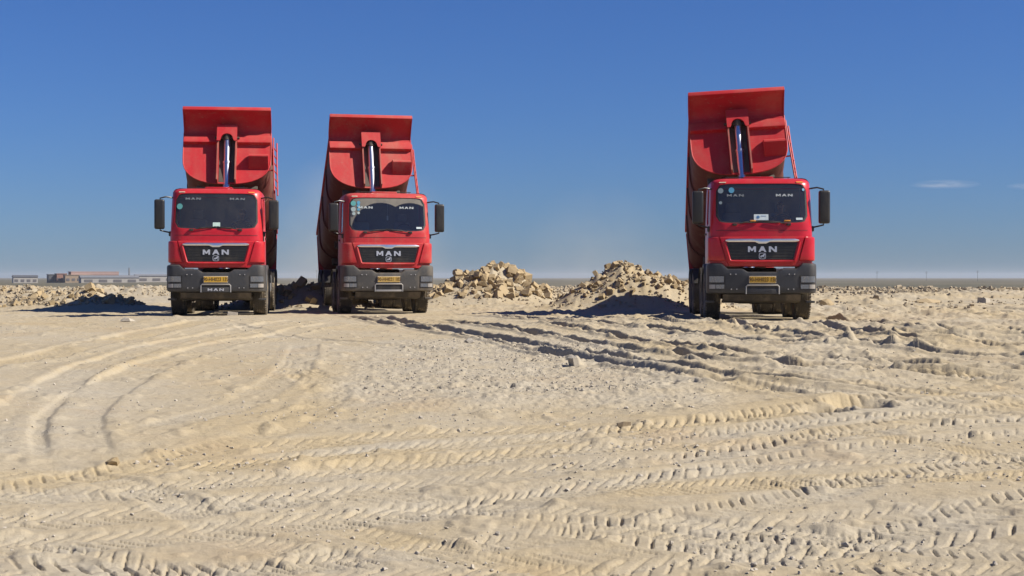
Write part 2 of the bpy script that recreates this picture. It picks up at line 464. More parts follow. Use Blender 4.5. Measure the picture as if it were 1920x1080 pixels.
# ------------------------------------------------------------------ helpers: meshes
def mesh_np(name, co, quads=None, tris=None, smooth=True):
    me = bpy.data.meshes.new(name)
    me.vertices.add(len(co))
    me.vertices.foreach_set('co', np.asarray(co, np.float32).ravel())
    nq = 0 if quads is None else len(quads)
    ntr = 0 if tris is None else len(tris)
    loops = []
    if nq: loops.append(np.asarray(quads, np.int32).ravel())
    if ntr: loops.append(np.asarray(tris, np.int32).ravel())
    loops = np.concatenate(loops)
    me.loops.add(len(loops))
    me.loops.foreach_set('vertex_index', loops)
    me.polygons.add(nq + ntr)
    st = np.concatenate([np.arange(nq) * 4, nq * 4 + np.arange(ntr) * 3]).astype(np.int32)
    me.polygons.foreach_set('loop_start', st)
    me.polygons.foreach_set('use_smooth', np.full(nq + ntr, smooth))
    me.update(calc_edges=True)
    return me

def link(name, data, mat=None, parent=None):
    o = bpy.data.objects.new(name, data)
    COL.objects.link(o)
    if parent is not None:
        o.parent = parent
    if mat is not None and data is not None:
        if len(data.materials) == 0:
            data.materials.append(mat)
        if data.materials[0] is not mat:
            o.material_slots[0].link = 'OBJECT'
            o.material_slots[0].material = mat
    return o

def tag(o, label, cat=None, group=None, kind=None):
    o['label'] = label
    if cat: o['category'] = cat
    if group: o['group'] = group
    if kind: o['kind'] = kind
    return o

def empty(name, loc=(0, 0, 0), rz=0.0):
    o = bpy.data.objects.new(name, None)
    COL.objects.link(o)
    o.location = loc
    o.rotation_euler = (0, 0, rz)
    o.empty_display_size = 0.3
    return o

class G:
    """a small bmesh builder; each instance becomes one mesh"""
    def __init__(self):
        self.bm = bmesh.new()
    def box(self, x0, x1, y0, y1, z0, z1, bev=0.0, M=None, seg=2):
        b = bmesh.new()
        bmesh.ops.create_cube(b, size=1.0)
        for v in b.verts:
            v.co = Vector((x0 + (v.co.x + .5) * (x1 - x0), y0 + (v.co.y + .5) * (y1 - y0), z0 + (v.co.z + .5) * (z1 - z0)))
        if bev:
            bmesh.ops.bevel(b, geom=b.edges[:], offset=bev, segments=seg, affect='EDGES', profile=0.6)
        self.join(b, M)
        return self
    def join(self, b, M=None):
        m = {}
        for v in b.verts:
            m[v] = self.bm.verts.new(M @ v.co if M is not None else v.co)
        for f in b.faces:
            try: self.bm.faces.new([m[v] for v in f.verts])
            except ValueError: pass
        b.free()
    def grid(self, rows, close=False):
        vs = [[self.bm.verts.new(p) for p in r] for r in rows]
        for a, b in zip(vs[:-1], vs[1:]):
            n = len(a)
            for j in range(n if close else n - 1):
                k = (j + 1) % n
                try: self.bm.faces.new((a[j], a[k], b[k], b[j]))
                except ValueError: pass
        return vs
    def face(self, pts):
        return self.bm.faces.new([self.bm.verts.new(p) for p in pts])
    def prism(self, pts, fn0, fn1):
        """closed outline pts (2-D) swept between two maps to 3-D"""
        a = [self.bm.verts.new(fn0(*p)) for p in pts]
        b = [self.bm.verts.new(fn1(*p)) for p in pts]
        n = len(pts)
        self.bm.faces.new(a)
        self.bm.faces.new(b[::-1])
        for i in range(n):
            j = (i + 1) % n
            self.bm.faces.new((a[i], b[i], b[j], a[j]))
        return self
    def tube(self, pts, r, n=8, cap=True):
        pts = [Vector(p) for p in pts]
        rings = []
        up0 = None
        for i, p in enumerate(pts):
            d = (pts[min(i + 1, len(pts) - 1)] - pts[max(i - 1, 0)]).normalized()
            if up0 is None:
                up0 = Vector((0, 0, 1)) if abs(d.z) < .9 else Vector((1, 0, 0))
            s = d.cross(up0).normalized()
            u = s.cross(d).normalized()
            up0 = u
            rr = r[i] if isinstance(r, (list, tuple)) else r
            rings.append([p + (s * math.cos(2 * PI * k / n) + u * math.sin(2 * PI * k / n)) * rr for k in range(n)])
        vs = self.grid(rings, close=True)
        if cap:
            self.bm.faces.new(vs[0][::-1]); self.bm.faces.new(vs[-1])
        return self
    def lathe(self, prof, n=32, c=(0, 0, 0), axis='x'):
        rows = []
        for a, r in prof:
            row = []
            for k in range(n):
                t = 2 * PI * k / n
                p = (a, r * math.cos(t), r * math.sin(t))
                if axis == 'z': p = (r * math.cos(t), r * math.sin(t), a)
                if axis == 'y': p = (r * math.cos(t), a, r * math.sin(t))
                row.append((p[0] + c[0], p[1] + c[1], p[2] + c[2]))
            rows.append(row)
        vs = self.grid(rows, close=True)
        return self
    def mesh(self, name, angle=38, smooth=True):
        bmesh.ops.recalc_face_normals(self.bm, faces=self.bm.faces[:])
        me = bpy.data.meshes.new(name)
        self.bm.to_mesh(me)
        self.bm.free()
        me.polygons.foreach_set('use_smooth', [smooth] * len(me.polygons))
        if smooth:
            me.set_sharp_from_angle(angle=R(angle))
        return me

CACHE = {}
def part(key, name, parent, mat, fn, angle=38, smooth=True):
    """one mesh per key, shared by the three trucks"""
    if key not in CACHE:
        g = G()
        fn(g)
        CACHE[key] = g.mesh(key, angle, smooth)
    return link(name, CACHE[key], mat, parent)

# ------------------------------------------------------------------ ground
def ground_material():
    m, nt, out = new_mat('quarry_ground')
    p = N(nt, 'ShaderNodeBsdfPrincipled', Roughness=0.95)
    p.inputs['Specular IOR Level'].default_value = 0.12
    geo = N(nt, 'ShaderNodeNewGeometry')
    ag = N(nt, 'ShaderNodeAttribute', attribute_name='grey')
    ap = N(nt, 'ShaderNodeAttribute', attribute_name='plain')
    def noise(scale, detail=6.0, rough=.65):
        n = N(nt, 'ShaderNodeTexNoise', Scale=scale, Detail=detail, Roughness=rough)
        nt.links.new(geo.outputs['Position'], n.inputs['Vector'])
        return n.outputs[0]
    n_big, n_mid, n_fine, n_tiny = noise(.5), noise(2.6), noise(16.0, 8.0, .75), noise(75.0, 6.0, .75)
    f = mth(nt, 'ADD', mth(nt, 'MULTIPLY', ag.outputs['Fac'], .75), mth(nt, 'MULTIPLY', mth(nt, 'SUBTRACT', n_mid, .5), 1.1), clamp=True)
    c = mixc(nt, f, (0.378, 0.305, 0.190), (0.370, 0.330, 0.258))
    ochre = ramp(nt, n_big, [(.55, 0.0), (.75, 1.0)])
    c = mixc(nt, mth(nt, 'MULTIPLY', ochre.outputs[0], .45), c, (0.345, 0.240, 0.132))
    var = ramp(nt, n_fine, [(.25, .80), (.75, 1.12)])
    mul = N(nt, 'ShaderNodeMix'); mul.data_type = 'RGBA'; mul.blend_type = 'MULTIPLY'
    mul.inputs[0].default_value = 1.0
    nt.links.new(c, mul.inputs[6]); nt.links.new(var.outputs[0], mul.inputs[7])
    pn = N(nt, 'ShaderNodeTexNoise', Scale=.02, Detail=8.0, Roughness=.6)
    mp = N(nt, 'ShaderNodeMapping'); mp.inputs['Scale'].default_value = (.35, 1, 1)
    nt.links.new(geo.outputs['Position'], mp.inputs[0]); nt.links.new(mp.outputs[0], pn.inputs['Vector'])
    pc = ramp(nt, pn.outputs[0], [(.35, (.080, .076, .050)), (.65, (.135, .118, .080))])
    c = mixc(nt, ap.outputs['Fac'], mul.outputs[2], pc.outputs[0])
    nt.links.new(c, p.inputs['Base Color'])
    h = mth(nt, 'ADD', mth(nt, 'MULTIPLY', n_fine, .6), mth(nt, 'MULTIPLY', n_tiny, .4))
    b = N(nt, 'ShaderNodeBump', Strength=.6, Distance=.03)
    nt.links.new(h, b.inputs['Height'])
    nt.links.new(b.outputs[0], p.inputs['Normal'])
    nt.links.new(p.outputs[0], out.inputs[0])
    return m

def build_ground():
    r = [0.4, 1.2, 2.2, 3.2, 4.0, 4.6, 5.2, 5.7]
    d = 6.0
    while d < 118:
        r.append(d)
        d += .0165 * (d / 7) ** 1.30
    while d < 9000:
        r.append(d); d *= 1.09
    r.append(9000.0)
    r = np.array(r)
    fine = np.arange(-R(22.0), R(22.0), .00092)
    coarse = np.linspace(R(22.0), 2 * PI - R(22.0), 90)[:-1]
    a = np.concatenate([fine, coarse])
    na, nr = len(a), len(r)
    A, Rr = np.meshgrid(a, r)
    x = (Rr * np.sin(A)).ravel(); y = (Rr * np.cos(A)).ravel()
    z, grey, pl = ground(x, y)
    co = np.stack([x, y, z], 1)
    i = np.arange(nr - 1)[:, None] * na
    j = np.arange(na)[None, :]
    k = (j + 1) % na
    q = np.stack([i + j, i + k, i + na + k, i + na + j], -1).reshape(-1, 4)[:, ::-1]
    # close the middle
    cz = gz(0, 0)
    co = np.vstack([co, [[0, 0, cz]]])
    c = len(co) - 1
    tr = np.stack([np.full(na, c), np.arange(na), (np.arange(na) + 1) % na], 1)[:, ::-1]
    me = mesh_np('ground', co, q, tr)
    for nm, v in (('grey', grey), ('plain', pl)):
        at = me.attributes.new(nm, 'FLOAT', 'POINT')
        at.data.foreach_set('value', np.append(v, .5 if nm == 'grey' else 0).astype(np.float32))
    o = link('ground', me, ground_material())
    tag(o, 'pale sandy quarry yard criss-crossed by wheel tracks', kind='structure')

build_ground()

# ------------------------------------------------------------------ truck materials
RED = [painted('red_paint_clean', (0.46, 0.009, 0.020), .34, dust=.10, coat=.15, scale=1.6, spec=.35, scuff=.16),
       painted('red_paint_dusty', (0.46, 0.016, 0.024), .42, dust=.24, coat=.05, scale=1.8, spec=.35, scuff=.30),
       painted('red_paint_glossy', (0.45, 0.008, 0.019), .30, dust=.08, coat=.2, scale=1.4, spec=.35, scuff=.14)]
BODYRED = [painted('tipper_red_clean', (0.46, 0.007, 0.020), .5, dust=.13, scale=1.1, up=.9, spec=.22, scuff=.45),
           painted('tipper_red_dusty', (0.46, 0.014, 0.024), .55, dust=.22, scale=1.3, up=.8, spec=.22, scuff=.5),
           painted('tipper_red_worn', (0.44, 0.007, 0.018), .48, dust=.13, scale=1.0, up=.9, spec=.22, scuff=.45)]
GREY = [painted('bumper_grey', (0.030, 0.033, 0.038), .5, dust=.10, bump=.08, low=.35),
        painted('bumper_grey_dusty', (0.036, 0.038, 0.041), .6, dust=.24, bump=.1, low=.5),
        painted('bumper_grey_clean', (0.026, 0.029, 0.034), .48, dust=.07, bump=.06, low=.35)]
UNDER = painted('dusty_underframe', (0.035, 0.030, 0.026), .8, dust=.24, scale=3)
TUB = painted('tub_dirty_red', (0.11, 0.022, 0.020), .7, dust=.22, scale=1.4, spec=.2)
CHANNEL = painted('channel_dirty_red', (0.34, 0.020, 0.022), .7, dust=.42, scale=2.5)
BACKING = painted('grimy_steel', (0.045, 0.04, 0.036), .75, dust=.3, scale=2.5)
BLACK = painted('black_plastic', (0.012, 0.013, 0.014), .38, dust=.10)
GRILLE_M = painted('grille_black', (0.010, 0.011, 0.012), .30, dust=.10)
SEAL = plain('rubber_seal', (0.012, 0.012, 0.013), .6)
RUBBER = painted('tyre_rubber', (0.034, 0.032, 0.030), .85, dust=.75, scale=4, bump=.2)
RIM = painted('rim_steel', (0.22, 0.21, 0.20), .55, metal=.5, dust=.6, scale=5)
CHROME = painted('chrome', (0.80, 0.82, 0.86), .30, metal=1.0, dust=.06)
RAM = painted('polished_ram', (0.62, 0.62, 0.66), .27, metal=1.0, dust=.05)
SILVER = painted('silver_letter', (0.62, 0.63, 0.66), .30, metal=.6, dust=.10)
STEP_M = painted('step_metal', (0.36, 0.36, 0.36), .4, metal=.6, dust=.4)
LENS = painted('lamp_lens', (0.20, 0.21, 0.22), .12, metal=.55, dust=.22, coat=1.0, scale=9, bump=.4)
AMBER = plain('amber_lens', (0.75, 0.30, 0.06), .3)
CLEARL = plain('pale_lens', (0.62, 0.55, 0.40), .3)
PLATE = painted('plate_yellow', (0.58, 0.345, 0.03), .5, dust=.14, scale=9)
PLATE_D = painted('plate_yellow_dusty', (0.48, 0.31, 0.06), .6, dust=.34, scale=9)
PLATE_RIM = painted('plate_frame_white', (0.5, 0.44, 0.34), .6, dust=.4, scale=9)
INK = plain('plate_ink', (0.10, 0.05, 0.012), .6)
GLASS = [glass('windshield_glass', (.66, .76, .74), .13), glass('windshield_glass_dusty', (.66, .74, .74), .42), glass('windshield_glass_clear', (.64, .74, .72), .11)]
SIDEGL = glass('side_glass', (.5, .56, .56), .08)
INT = plain('cab_interior', (0.19, 0.21, 0.215), .9)
DASH = plain('dashboard_plastic', (0.09, 0.098, 0.105), .7)
SEATM = plain('seat_fabric', (0.20, 0.22, 0.24), .95)
SEATP = plain('seat_cover_pale', (0.28, 0.36, 0.38), .95)
TEAL = plain('sticker_teal', (0.12, 0.38, 0.36), .5)
BLUE = plain('sticker_blue', (0.08, 0.28, 0.42), .5)
PALE = plain('sticker_pale', (0.34, 0.42, 0.41), .5)
CARD = plain('card_white', (0.52, 0.60, 0.62), .6)
CARDG = plain('card_pale_green', (0.45, 0.60, 0.54), .6)
CARDB = plain('card_print_blue', (0.06, 0.17, 0.35), .6)
LETW = plain('window_lettering', (0.38, 0.42, 0.42), .5)
LETD = plain('window_lettering_faint', (0.15, 0.17, 0.18), .5)
ORANGE = plain('orange_tape', (0.80, 0.33, 0.05), .5)
WHITE = plain('white_paint', (0.7, 0.68, 0.64), .5)

# ------------------------------------------------------------------ the cab's surface
def prof(z): return float(np.interp(z, [1.2, 1.4, 1.9, 2.1, 2.2, 3.12, 3.18, 3.23, 3.265, 3.28], [.10, .09, .10, .115, .135, .335, .36, .41, .50, .66]))
def hwid(z): return float(np.interp(z, [1.2, 2.1, 3.14, 3.22, 3.265, 3.28], [1.17, 1.165, 1.135, 1.10, 1.04, .95]))
def cabP(xi, z, off=0.0):
    a = abs(xi)
    y = prof(z) + .05 * (a / 1.1) ** 2
    if a > .9:
        t = min((a - .9) / .27, .999)
        y += .27 * (1 - math.sqrt(1 - t * t))
    return Vector((xi * hwid(z) / 1.165, y - off, z))
def yfr(x, z, off=0.0):
    return cabP(x, z, off).y

XF = [-1.10 + 2.2 * i / 16 for i in range(17)]
LV = [1.24, 1.45, 1.7, 1.95, 2.14, 2.32, 2.5, 2.65, 2.8, 2.98, 3.16, 3.20, 3.235, 3.262, 3.28]
YS = [.62, .82, 1.02, 1.22, 1.42, 1.7, 1.95]

def superell(p, n):
    k = (abs(p[0]) ** n + abs(p[1]) ** n) ** (1.0 / n)
    return (p[0] / k, p[1] / k)

def front_outline():
    o = [(x, 2.14) for x in XF] + [(1.10, z) for z in LV[5:10]] + [(x, 3.16) for x in XF[::-1]] + [(-1.10, z) for z in LV[5:10][::-1]]
    return o
WS_C, WS_A, WS_B = 2.685, 1.05, .455
def ws_pts(scale=1.0, n=9):
    out = []
    for (x, z) in front_outline():
        q = superell((x / 1.10, (z - 2.65) / .51), n)
        out.append((q[0] * WS_A * scale, WS_C + q[1] * WS_B * scale))
    return out

def cab_shell(g):
    rows = []
    for z in LV:
        s = hwid(z)
        row = [cabP(x, z) for x in XF]
        row += [cabP(x, z) for x in (1.13, 1.152, 1.163)]
        row += [Vector((s, y, z)) for y in YS]
        row += [Vector((s * .97, 2.0, z)), Vector((0, 2.0, z)), Vector((-s * .97, 2.0, z))]
        row += [Vector((-s, y, z)) for y in YS[::-1]]
        row += [cabP(-x, z) for x in (1.163, 1.152, 1.13)]
        rows.append([g.bm.verts.new(p) for p in row])
    n = len(rows[0])
    for i in range(len(rows) - 1):
        for j in range(n):
            k = (j + 1) % n
            if 4 <= i < 10:
                if j < 16: continue                          # windshield opening
                if 20 <= j < 24: continue                    # door window, image right
                if 33 - 0 <= j < 37 and False: continue
                ya = rows[i][j].co; yb = rows[i][k].co
                if ya.x < -1 and yb.x < -1 and .6 < min(ya.y, yb.y) and max(ya.y, yb.y) < 1.44: continue
            g.bm.faces.new((rows[i][j], rows[i][k], rows[i + 1][k], rows[i + 1][j]))
    c = g.bm.verts.new((0, 1.2, 3.30))
    top = rows[-1]
    for j in range(n):
        g.bm.faces.new((top[j], top[(j + 1) % n], c))
    c = g.bm.verts.new((0, 1.2, 1.24))
    for j in range(n):
        g.bm.faces.new((rows[0][(j + 1) % n], rows[0][j], c))
    # frame of the windshield opening
    o = front_outline(); w = ws_pts()
    g.grid([[cabP(*p) for p in o], [cabP(p[0] * .5 + q[0] * .5, p[1] * .5 + q[1] * .5, .006) for p, q in zip(o, w)], [cabP(*p, .004) for p in w],
            [cabP(p[0] * .99, WS_C + (p[1] - WS_C) * .99, -.02) for p in w]], close=True)
    bmesh.ops.remove_doubles(g.bm, verts=g.bm.verts[:], dist=.0008)

def ws_seal(g):
    g.grid([[cabP(x, z, -.004) for x, z in ws_pts(1.0)], [cabP(x, z, -.002) for x, z in ws_pts(.985)], [cabP(x, z, -.016) for x, z in ws_pts(.955)]], close=True)

def ws_glass(g):
    vs = g.grid([[cabP(x, z, -.014) for x, z in ws_pts(s)] for s in (.975, .85, .6, .3, .08)], close=True)
    g.bm.faces.new(vs[-1])

def side_outline():
    o = [(y, 2.14) for y in YS[:5]] + [(1.42, z) for z in LV[5:10]] + [(y, 3.16) for y in YS[:5][::-1]] + [(.62, z) for z in LV[5:10][::-1]]
    return o
def side_pts(scale=1.0):
    out = []
    for (y, z) in side_outline():
        q = superell(((y - 1.02) / .40, (z - 2.65) / .51), 7)
        zz = 2.63 + q[1] * .43 * scale
        out.append((1.03 + q[0] * .345 * scale + (.10 * max(0, (zz - 2.5) / .5) if q[0] < 0 else 0), zz))
    return out
def door(sgn):
    def fn(g):
        P = lambda y, z, off=0.0: Vector((sgn * (hwid(z) + off), y, z))
        w = side_pts()
        g.grid([[P(*p) for p in side_outline()], [P(*p, .008) for p in w], [P(p[0], p[1], -.02) for p in side_pts(.97)]], close=True)
        x0, x1 = (1.17, 1.185) if sgn > 0 else (-1.185, -1.17)
        g.box(x0, x1, .52, 1.47, 1.33, 2.12, .006)
    return fn
def door_glass(sgn):
    def fn(g):
        vs = g.grid([[Vector((sgn * (hwid(z) - .012), y, z)) for y, z in side_pts(s)] for s in (.98, .5, .1)], close=True)
        g.bm.faces.new(vs[-1])
    return fn

def wrap(s, hw, y0, r, curv=.05):
    a = abs(s); sg = 1 if s >= 0 else -1
    L = hw - r
    if a <= L:
        return sg * a, y0 + curv * (a / L) ** 2
    if a <= L + r * PI / 2:
        t = (a - L) / r
        return sg * (L + r * math.sin(t)), y0 + curv + r * (1 - math.cos(t))
    return sg * hw, y0 + curv + r + (a - L - r * PI / 2)

def bumper_fn(g):
    hw_, r_ = 1.24, .20
    L = hw_ - r_ + r_ * PI / 2
    S = sorted(set([round(-L - .38 + (2 * L + .76) * i / 60, 4) for i in range(61)] + [-.92, -.78, -.45, -.33, .33, .45, .78, .92]))
    rows = []
    fr = [0, .03, .10, .3, .5, .7, .9, .97, 1]
    ins = [.07, .015, 0, 0, 0, 0, 0, .012, .06]
    for k, f in enumerate(fr):
        row = []
        for s in S:
            x, y = wrap(s, hw_, 0.0, r_)
            zt = float(np.interp(abs(s), [0, .33, .45, .78, .92, 3], [1.115, 1.115, 1.19, 1.19, 1.31, 1.31]))
            zb = .62
            z = zb + (zt - zb) * f
            bulge = .025 * math.exp(-((z - 1.06) / .06) ** 2) * (1 if abs(s) > .5 else 0)
            x2, y2 = wrap(s, hw_ - ins[k] - bulge * 0, ins[k], max(r_ - ins[k], .05))
            row.append((x2, y2, z))
        rows.append(row)
    rows.insert(0, [(x * .97, y + .12, z + .01) for x, y, z in rows[0]])
    rows.append([(x * .97, y + .12, z - .01) for x, y, z in rows[-1]])
    g.grid(rows)

def wrap_patch(s0, s1, z0, z1, hw_, y0, r_, off, n=8, m=3):
    def fn(g):
        rows = []
        for k in range(m + 1):
            z = z0 + (z1 - z0) * k / m
            rows.append([(*wrap(s0 + (s1 - s0) * i / n, hw_ + off, y0 - off, r_), z) for i in range(n + 1)])
        back = [[(x * .985, y + .03, z) for x, y, z in r] for r in (rows[0], rows[-1])]
        g.grid([back[0]] + rows + [back[1]])
    return fn

def corner_panel(sgn):
    def fn(g):
        rows = []
        L = 1.215 - .24 + .24 * PI / 2
        zs = [1.36, 1.375, 1.40, 1.5, 1.6, 1.7, 1.8, 1.86, 1.90, 1.915]
        for i, z in enumerate(zs):
            s0 = float(np.interp(z, [1.37, 1.9], [.84, .985]))
            ins = .045 if i in (0, len(zs) - 1) else (.008 if i in (1, len(zs) - 2) else 0)
            row = []
            for k in range(15):
                f = k / 14
                s = s0 + (L + .22 - s0) * f
                x, y = wrap(s, 1.215 - ins * .6, .045 + ins + .02 * (z - 1.4), .24)
                row.append((sgn * x, y, z))
            x, y, _ = row[0]
            row.insert(0, (x - sgn * .005, y + .06, z))
            rows.append(row)
        g.grid(rows)
    return fn

def hood_fn(g):
    zs = [1.235, 1.245, 1.28, 1.38, 1.55, 1.7, 1.82, 1.90, 1.915]
    rows = []
    for i, z in enumerate(zs):
        h = float(np.interp(z, [1.235, 1.38, 1.9], [.73, .80, .945]))
        off = .035 if 0 < i < len(zs) - 1 else -.005
        if i == 1 or i == len(zs) - 2: off = .028
        row = [Vector((h * (-1 + 2 * k / 16), yfr(h * (-1 + 2 * k / 16), z, off), z)) for k in range(17)]
        row.insert(0, row[0] + Vector((-.012, .05, 0)))
        row.append(row[-1] + Vector((.012, .05, 0)))
        rows.append(row)
    g.grid(rows)

def grille_fn(g):
    rows = []
    for i, z in enumerate([1.39, 1.40, 1.5, 1.6, 1.7, 1.79]):
        h = float(np.interp(z, [1.39, 1.79], [.695, .80]))
        off = .030 if i == 0 else .044
        rows.append([Vector((h * (-1 + 2 * k / 16), yfr(h * (-1 + 2 * k / 16), z, off), z)) for k in range(17)])
    g.grid(rows)
    for z in (1.46, 1.53, 1.60, 1.67, 1.74):
        h = float(np.interp(z, [1.39, 1.79], [.68, .785]))
        g.grid([[Vector((h * (-1 + k / 8), yfr(h * (-1 + k / 8), zz, o), zz)) for k in range(17)] for zz, o in ((z - .006, .044), (z - .004, .049), (z + .004, .049), (z + .006, .044))])

def surround_fn(g):
    pts = [(-.845, 1.80), (-.80, 1.62), (-.735, 1.385), (-.70, 1.355), (-.4, 1.35), (0, 1.35), (.4, 1.35), (.70, 1.355), (.735, 1.385), (.80, 1.62), (.845, 1.80)]
    g.tube([(x, yfr(x, z, .036), z) for x, z in pts], .032, 8)

def chrome_fn(g):
    n = 20
    rows = []
    for k in range(n + 1):
        x = -.83 + 1.66 * k / n
        e = 1 if 0 < k < n else .45
        zb = 1.795 - (.04 if abs(x) < .13 else 0)
        zt = 1.868
        zm = 1.83
        zb = zm + (zb - zm) * e; zt = zm + (zt - zm) * e
        rows.append([(x, yfr(x, z, o), z) for z, o in ((zb, .03), (zb + .004, .062), (zm, .074), (zt - .006, .062), (zt, .03))])
    g.grid(rows)

LETTERS = {
    'M': [(0, 0), (0, 1), (.25, 1), (.5, .52), (.75, 1), (1, 1), (1, 0), (.77, 0), (.77, .55), (.6, .2), (.4, .2), (.23, .55), (.23, 0)],
    'A': [(0, 0), (.36, 1), (.64, 1), (1, 0), (.76, 0), (.69, .20), (.50, .27), (.31, .20), (.24, 0)],
    'N': [(0, 0), (0, 1), (.26, 1), (.75, .40), (.75, 1), (1, 1), (1, 0), (.74, 0), (.25, .60), (.25, 0)]}
def letter(ch, x0, z0, w, h, off, th=.012, yf=None):
    yf = yf or (lambda x, z: yfr(x, z, 0))
    def fn(g):
        P = lambda o: (lambda a, b: (x0 + a * w, yf(x0 + w / 2, z0 + b * h) - o, z0 + b * h))
        g.prism(LETTERS[ch], P(off), P(off + th))
    return fn

def emblem_fn(g):
    """curved-sided square frame with a striding animal"""
    cx, cz, s = 0.0, 1.475, .078
    def fr(k):
        out = []
        for i in range(24):
            t = 2 * PI * i / 24
            q = superell((math.cos(t), math.sin(t)), 4)
            out.append((cx + q[0] * s * k, cz + q[1] * s * k * .92))
        return out
    Y = lambda x, z, o: (x, yfr(0, z, o), z)
    g.grid([[Y(*p, .046) for p in fr(1)], [Y(*p, .056) for p in fr(1)], [Y(*p, .056) for p in fr(.86)], [Y(*p, .046) for p in fr(.86)]], close=True)
    lion = [(-.052, -.038), (-.046, .0), (-.02, .012), (.012, .02), (.024, .046), (.052, .05), (.056, .026), (.044, .008), (.040, -.012),
            (.052, -.036), (.040, -.038), (.026, -.014), (-.002, -.012), (-.012, -.036), (-.024, -.038), (-.022, -.012), (-.038, -.014), (-.042, -.038)]
    g.prism([(cx + a, cz + b) for a, b in lion], lambda x, z: Y(x, z, .045), lambda x, z: Y(x, z, .055))

def lerp(a, b, t): return a + (b - a) * t

# ------------------------------------------------------------------ wheels
def tyre_fn(g):
    r = .565
    prof_ = [(-.13, .30), (-.165, .33), (-.182, .42), (-.176, .51), (-.158, .545), (-.140, r - .004)]
    for x in (-.105, -.05, .0, .05, .105):
        prof_ += [(x - .011, r), (x - .008, r - .016), (x + .008, r - .016), (x + .011, r)]
    prof_ += [(.140, r - .004), (.158, .545), (.176, .51), (.182, .42), (.165, .33), (.13, .30)]
    g.lathe(prof_, 56)
    for k in range(44):                                           # shoulder blocks of the tread
        for sx in (-1, 1):
            M = Matrix.Rotation(2 * PI * (k + .25 * sx) / 44, 4, 'X')
            g.box(sx * .150 - .018, sx * .150 + .018, -.018, .018, .535, .566, M=M)
def rim_fn(sgn):
    def fn(g):
        g.lathe([(sgn * .13, .30), (sgn * .15, .305), (sgn * .15, .285), (sgn * .09, .27), (sgn * .05, .22), (sgn * .075, .14), (sgn * .075, .0001)], 40)
        g.lathe([(-sgn * .13, .30), (-sgn * .10, .27), (sgn * .04, .26)], 40)
    return fn
def hub_fn(sgn):
    def fn(g):
        g.lathe([(sgn * .07, .125), (sgn * .13, .12), (sgn * .15, .095), (sgn * .155, .0001)], 24)
        for k in range(10):
            t = 2 * PI * k / 10
            g.lathe([(sgn * .07, .016), (sgn * .095, .016), (sgn * .10, .0001)], 6, (0, .165 * math.cos(t), .165 * math.sin(t)))
    return fn
def wheel(parent, x, y, z=.558):
    sg = 1 if x > 0 else -1
    w = empty('wheel'); w.parent = parent; w.location = (x, y, z)
    part('tyre', 'tyre', w, RUBBER, tyre_fn, 30)
    part('rim%d' % sg, 'rim', w, RIM, rim_fn(sg))
    part('hub%d' % sg, 'hub', w, RIM, hub_fn(sg))
    return w

# ------------------------------------------------------------------ tipper body (x across, -y forward, z up from its floor; hinge at the origin)
def u_section(hw_=1.18, top=1.6, depth=.78, n=18):
    pts = [(-hw_, top), (-hw_, (top + depth) / 2)]
    for k in range(n + 1):
        t = PI * k / n
        pts.append((-hw_ * abs(math.cos(t)) ** .78 * (1 if math.cos(t) > 0 else -1), depth - depth * abs(math.sin(t)) ** .82))
    pts += [(hw_, (top + depth) / 2), (hw_, top)]
    return pts
def panel_u(v): return 5.00 + .15 * v / 1.6

def tub_fn(g):
    us = [5.0, 4.2, 3.2, 2.2, 1.2, 0.4, -.15]
    sec = u_section()
    inn = u_section(1.14, 1.6, .74)
    g.grid([[(x, -panel_u(v) if u > 4.9 else -u, v) for x, v in sec] for u in us])
    g.grid([[(x, -u, v + (.06 if v < .8 else 0)) for x, v in inn] for u in (4.97, 3.5, 1.2, -.15)])
def rails_fn(sgn):
    def fn(g):
        a, b = (1.15, 1.225) if sgn > 0 else (-1.225, -1.15)
        g.box(a, b, -5.16, .15, 1.56, 1.67, .015)
    return fn
def rib_fn(u):
    def fn(g):
        o = u_section(1.225, 1.55, .83); i = u_section(1.17, 1.55, .77)
        g.grid([[(x, -u + d, v - .03) for x, v in s] for s, d in ((i, -.05), (o, -.05), (o, .05), (i, .05))])
    return fn
def fpanel_fn(g):
    sec = u_section(1.215, 1.62, .80)
    g.prism(sec, lambda x, v: (x, -(panel_u(v) + .045), v), lambda x, v: (x, -(panel_u(v) + .005), v))
    g.tube([(x, -(panel_u(v) + .045), v) for x, v in sec], .016, 6)
def fold_fn(sgn):
    def fn(g):
        x0, x1 = (.28, 1.205) if sgn > 0 else (-1.205, -.28)
        pr = [(1.24, .0), (1.25, .12), (1.29, .125), (1.52, .05), (1.54, .0)]
        g.prism([(v, p) for v, p in pr], lambda v, p: (x0, -(panel_u(v) + .046 + p), v), lambda v, p: (x1, -(panel_u(v) + .046 + p), v))
    return fn
LIP = [(5.16, 1.48), (5.17, 1.62), (5.22, 1.74), (5.33, 1.84), (5.50, 1.91), (5.66, 1.95), (5.82, 1.98)]
def lip_fn(g):
    c = spline(LIP, .08)
    rows = [[(x, -u, v) for x in (-1.205, -.6, 0, .6, 1.205)] for u, v in c]
    g.grid(rows)
    g.grid([[(x, y - .012, z + .035) for x, y, z in r] for r in rows])
    u, v = c[-1]
    g.box(-1.215, 1.215, -u - .03, -u + .03, v - .035, v + .075, .010)
def lip_side(sgn):
    def fn(g):
        c = [tuple(p) for p in spline(LIP, .12)]
        low = [(u, v - .10 * min(1, (5.84 - u) / .4)) for u, v in c[::-1]]
        top = [(u, v + .035) for u, v in c]
        x0 = sgn * 1.206; x1 = sgn * 1.222
        g.prism(top + low, lambda u, v: (x0, -u, v), lambda u, v: (x1, -u, v))
    return fn
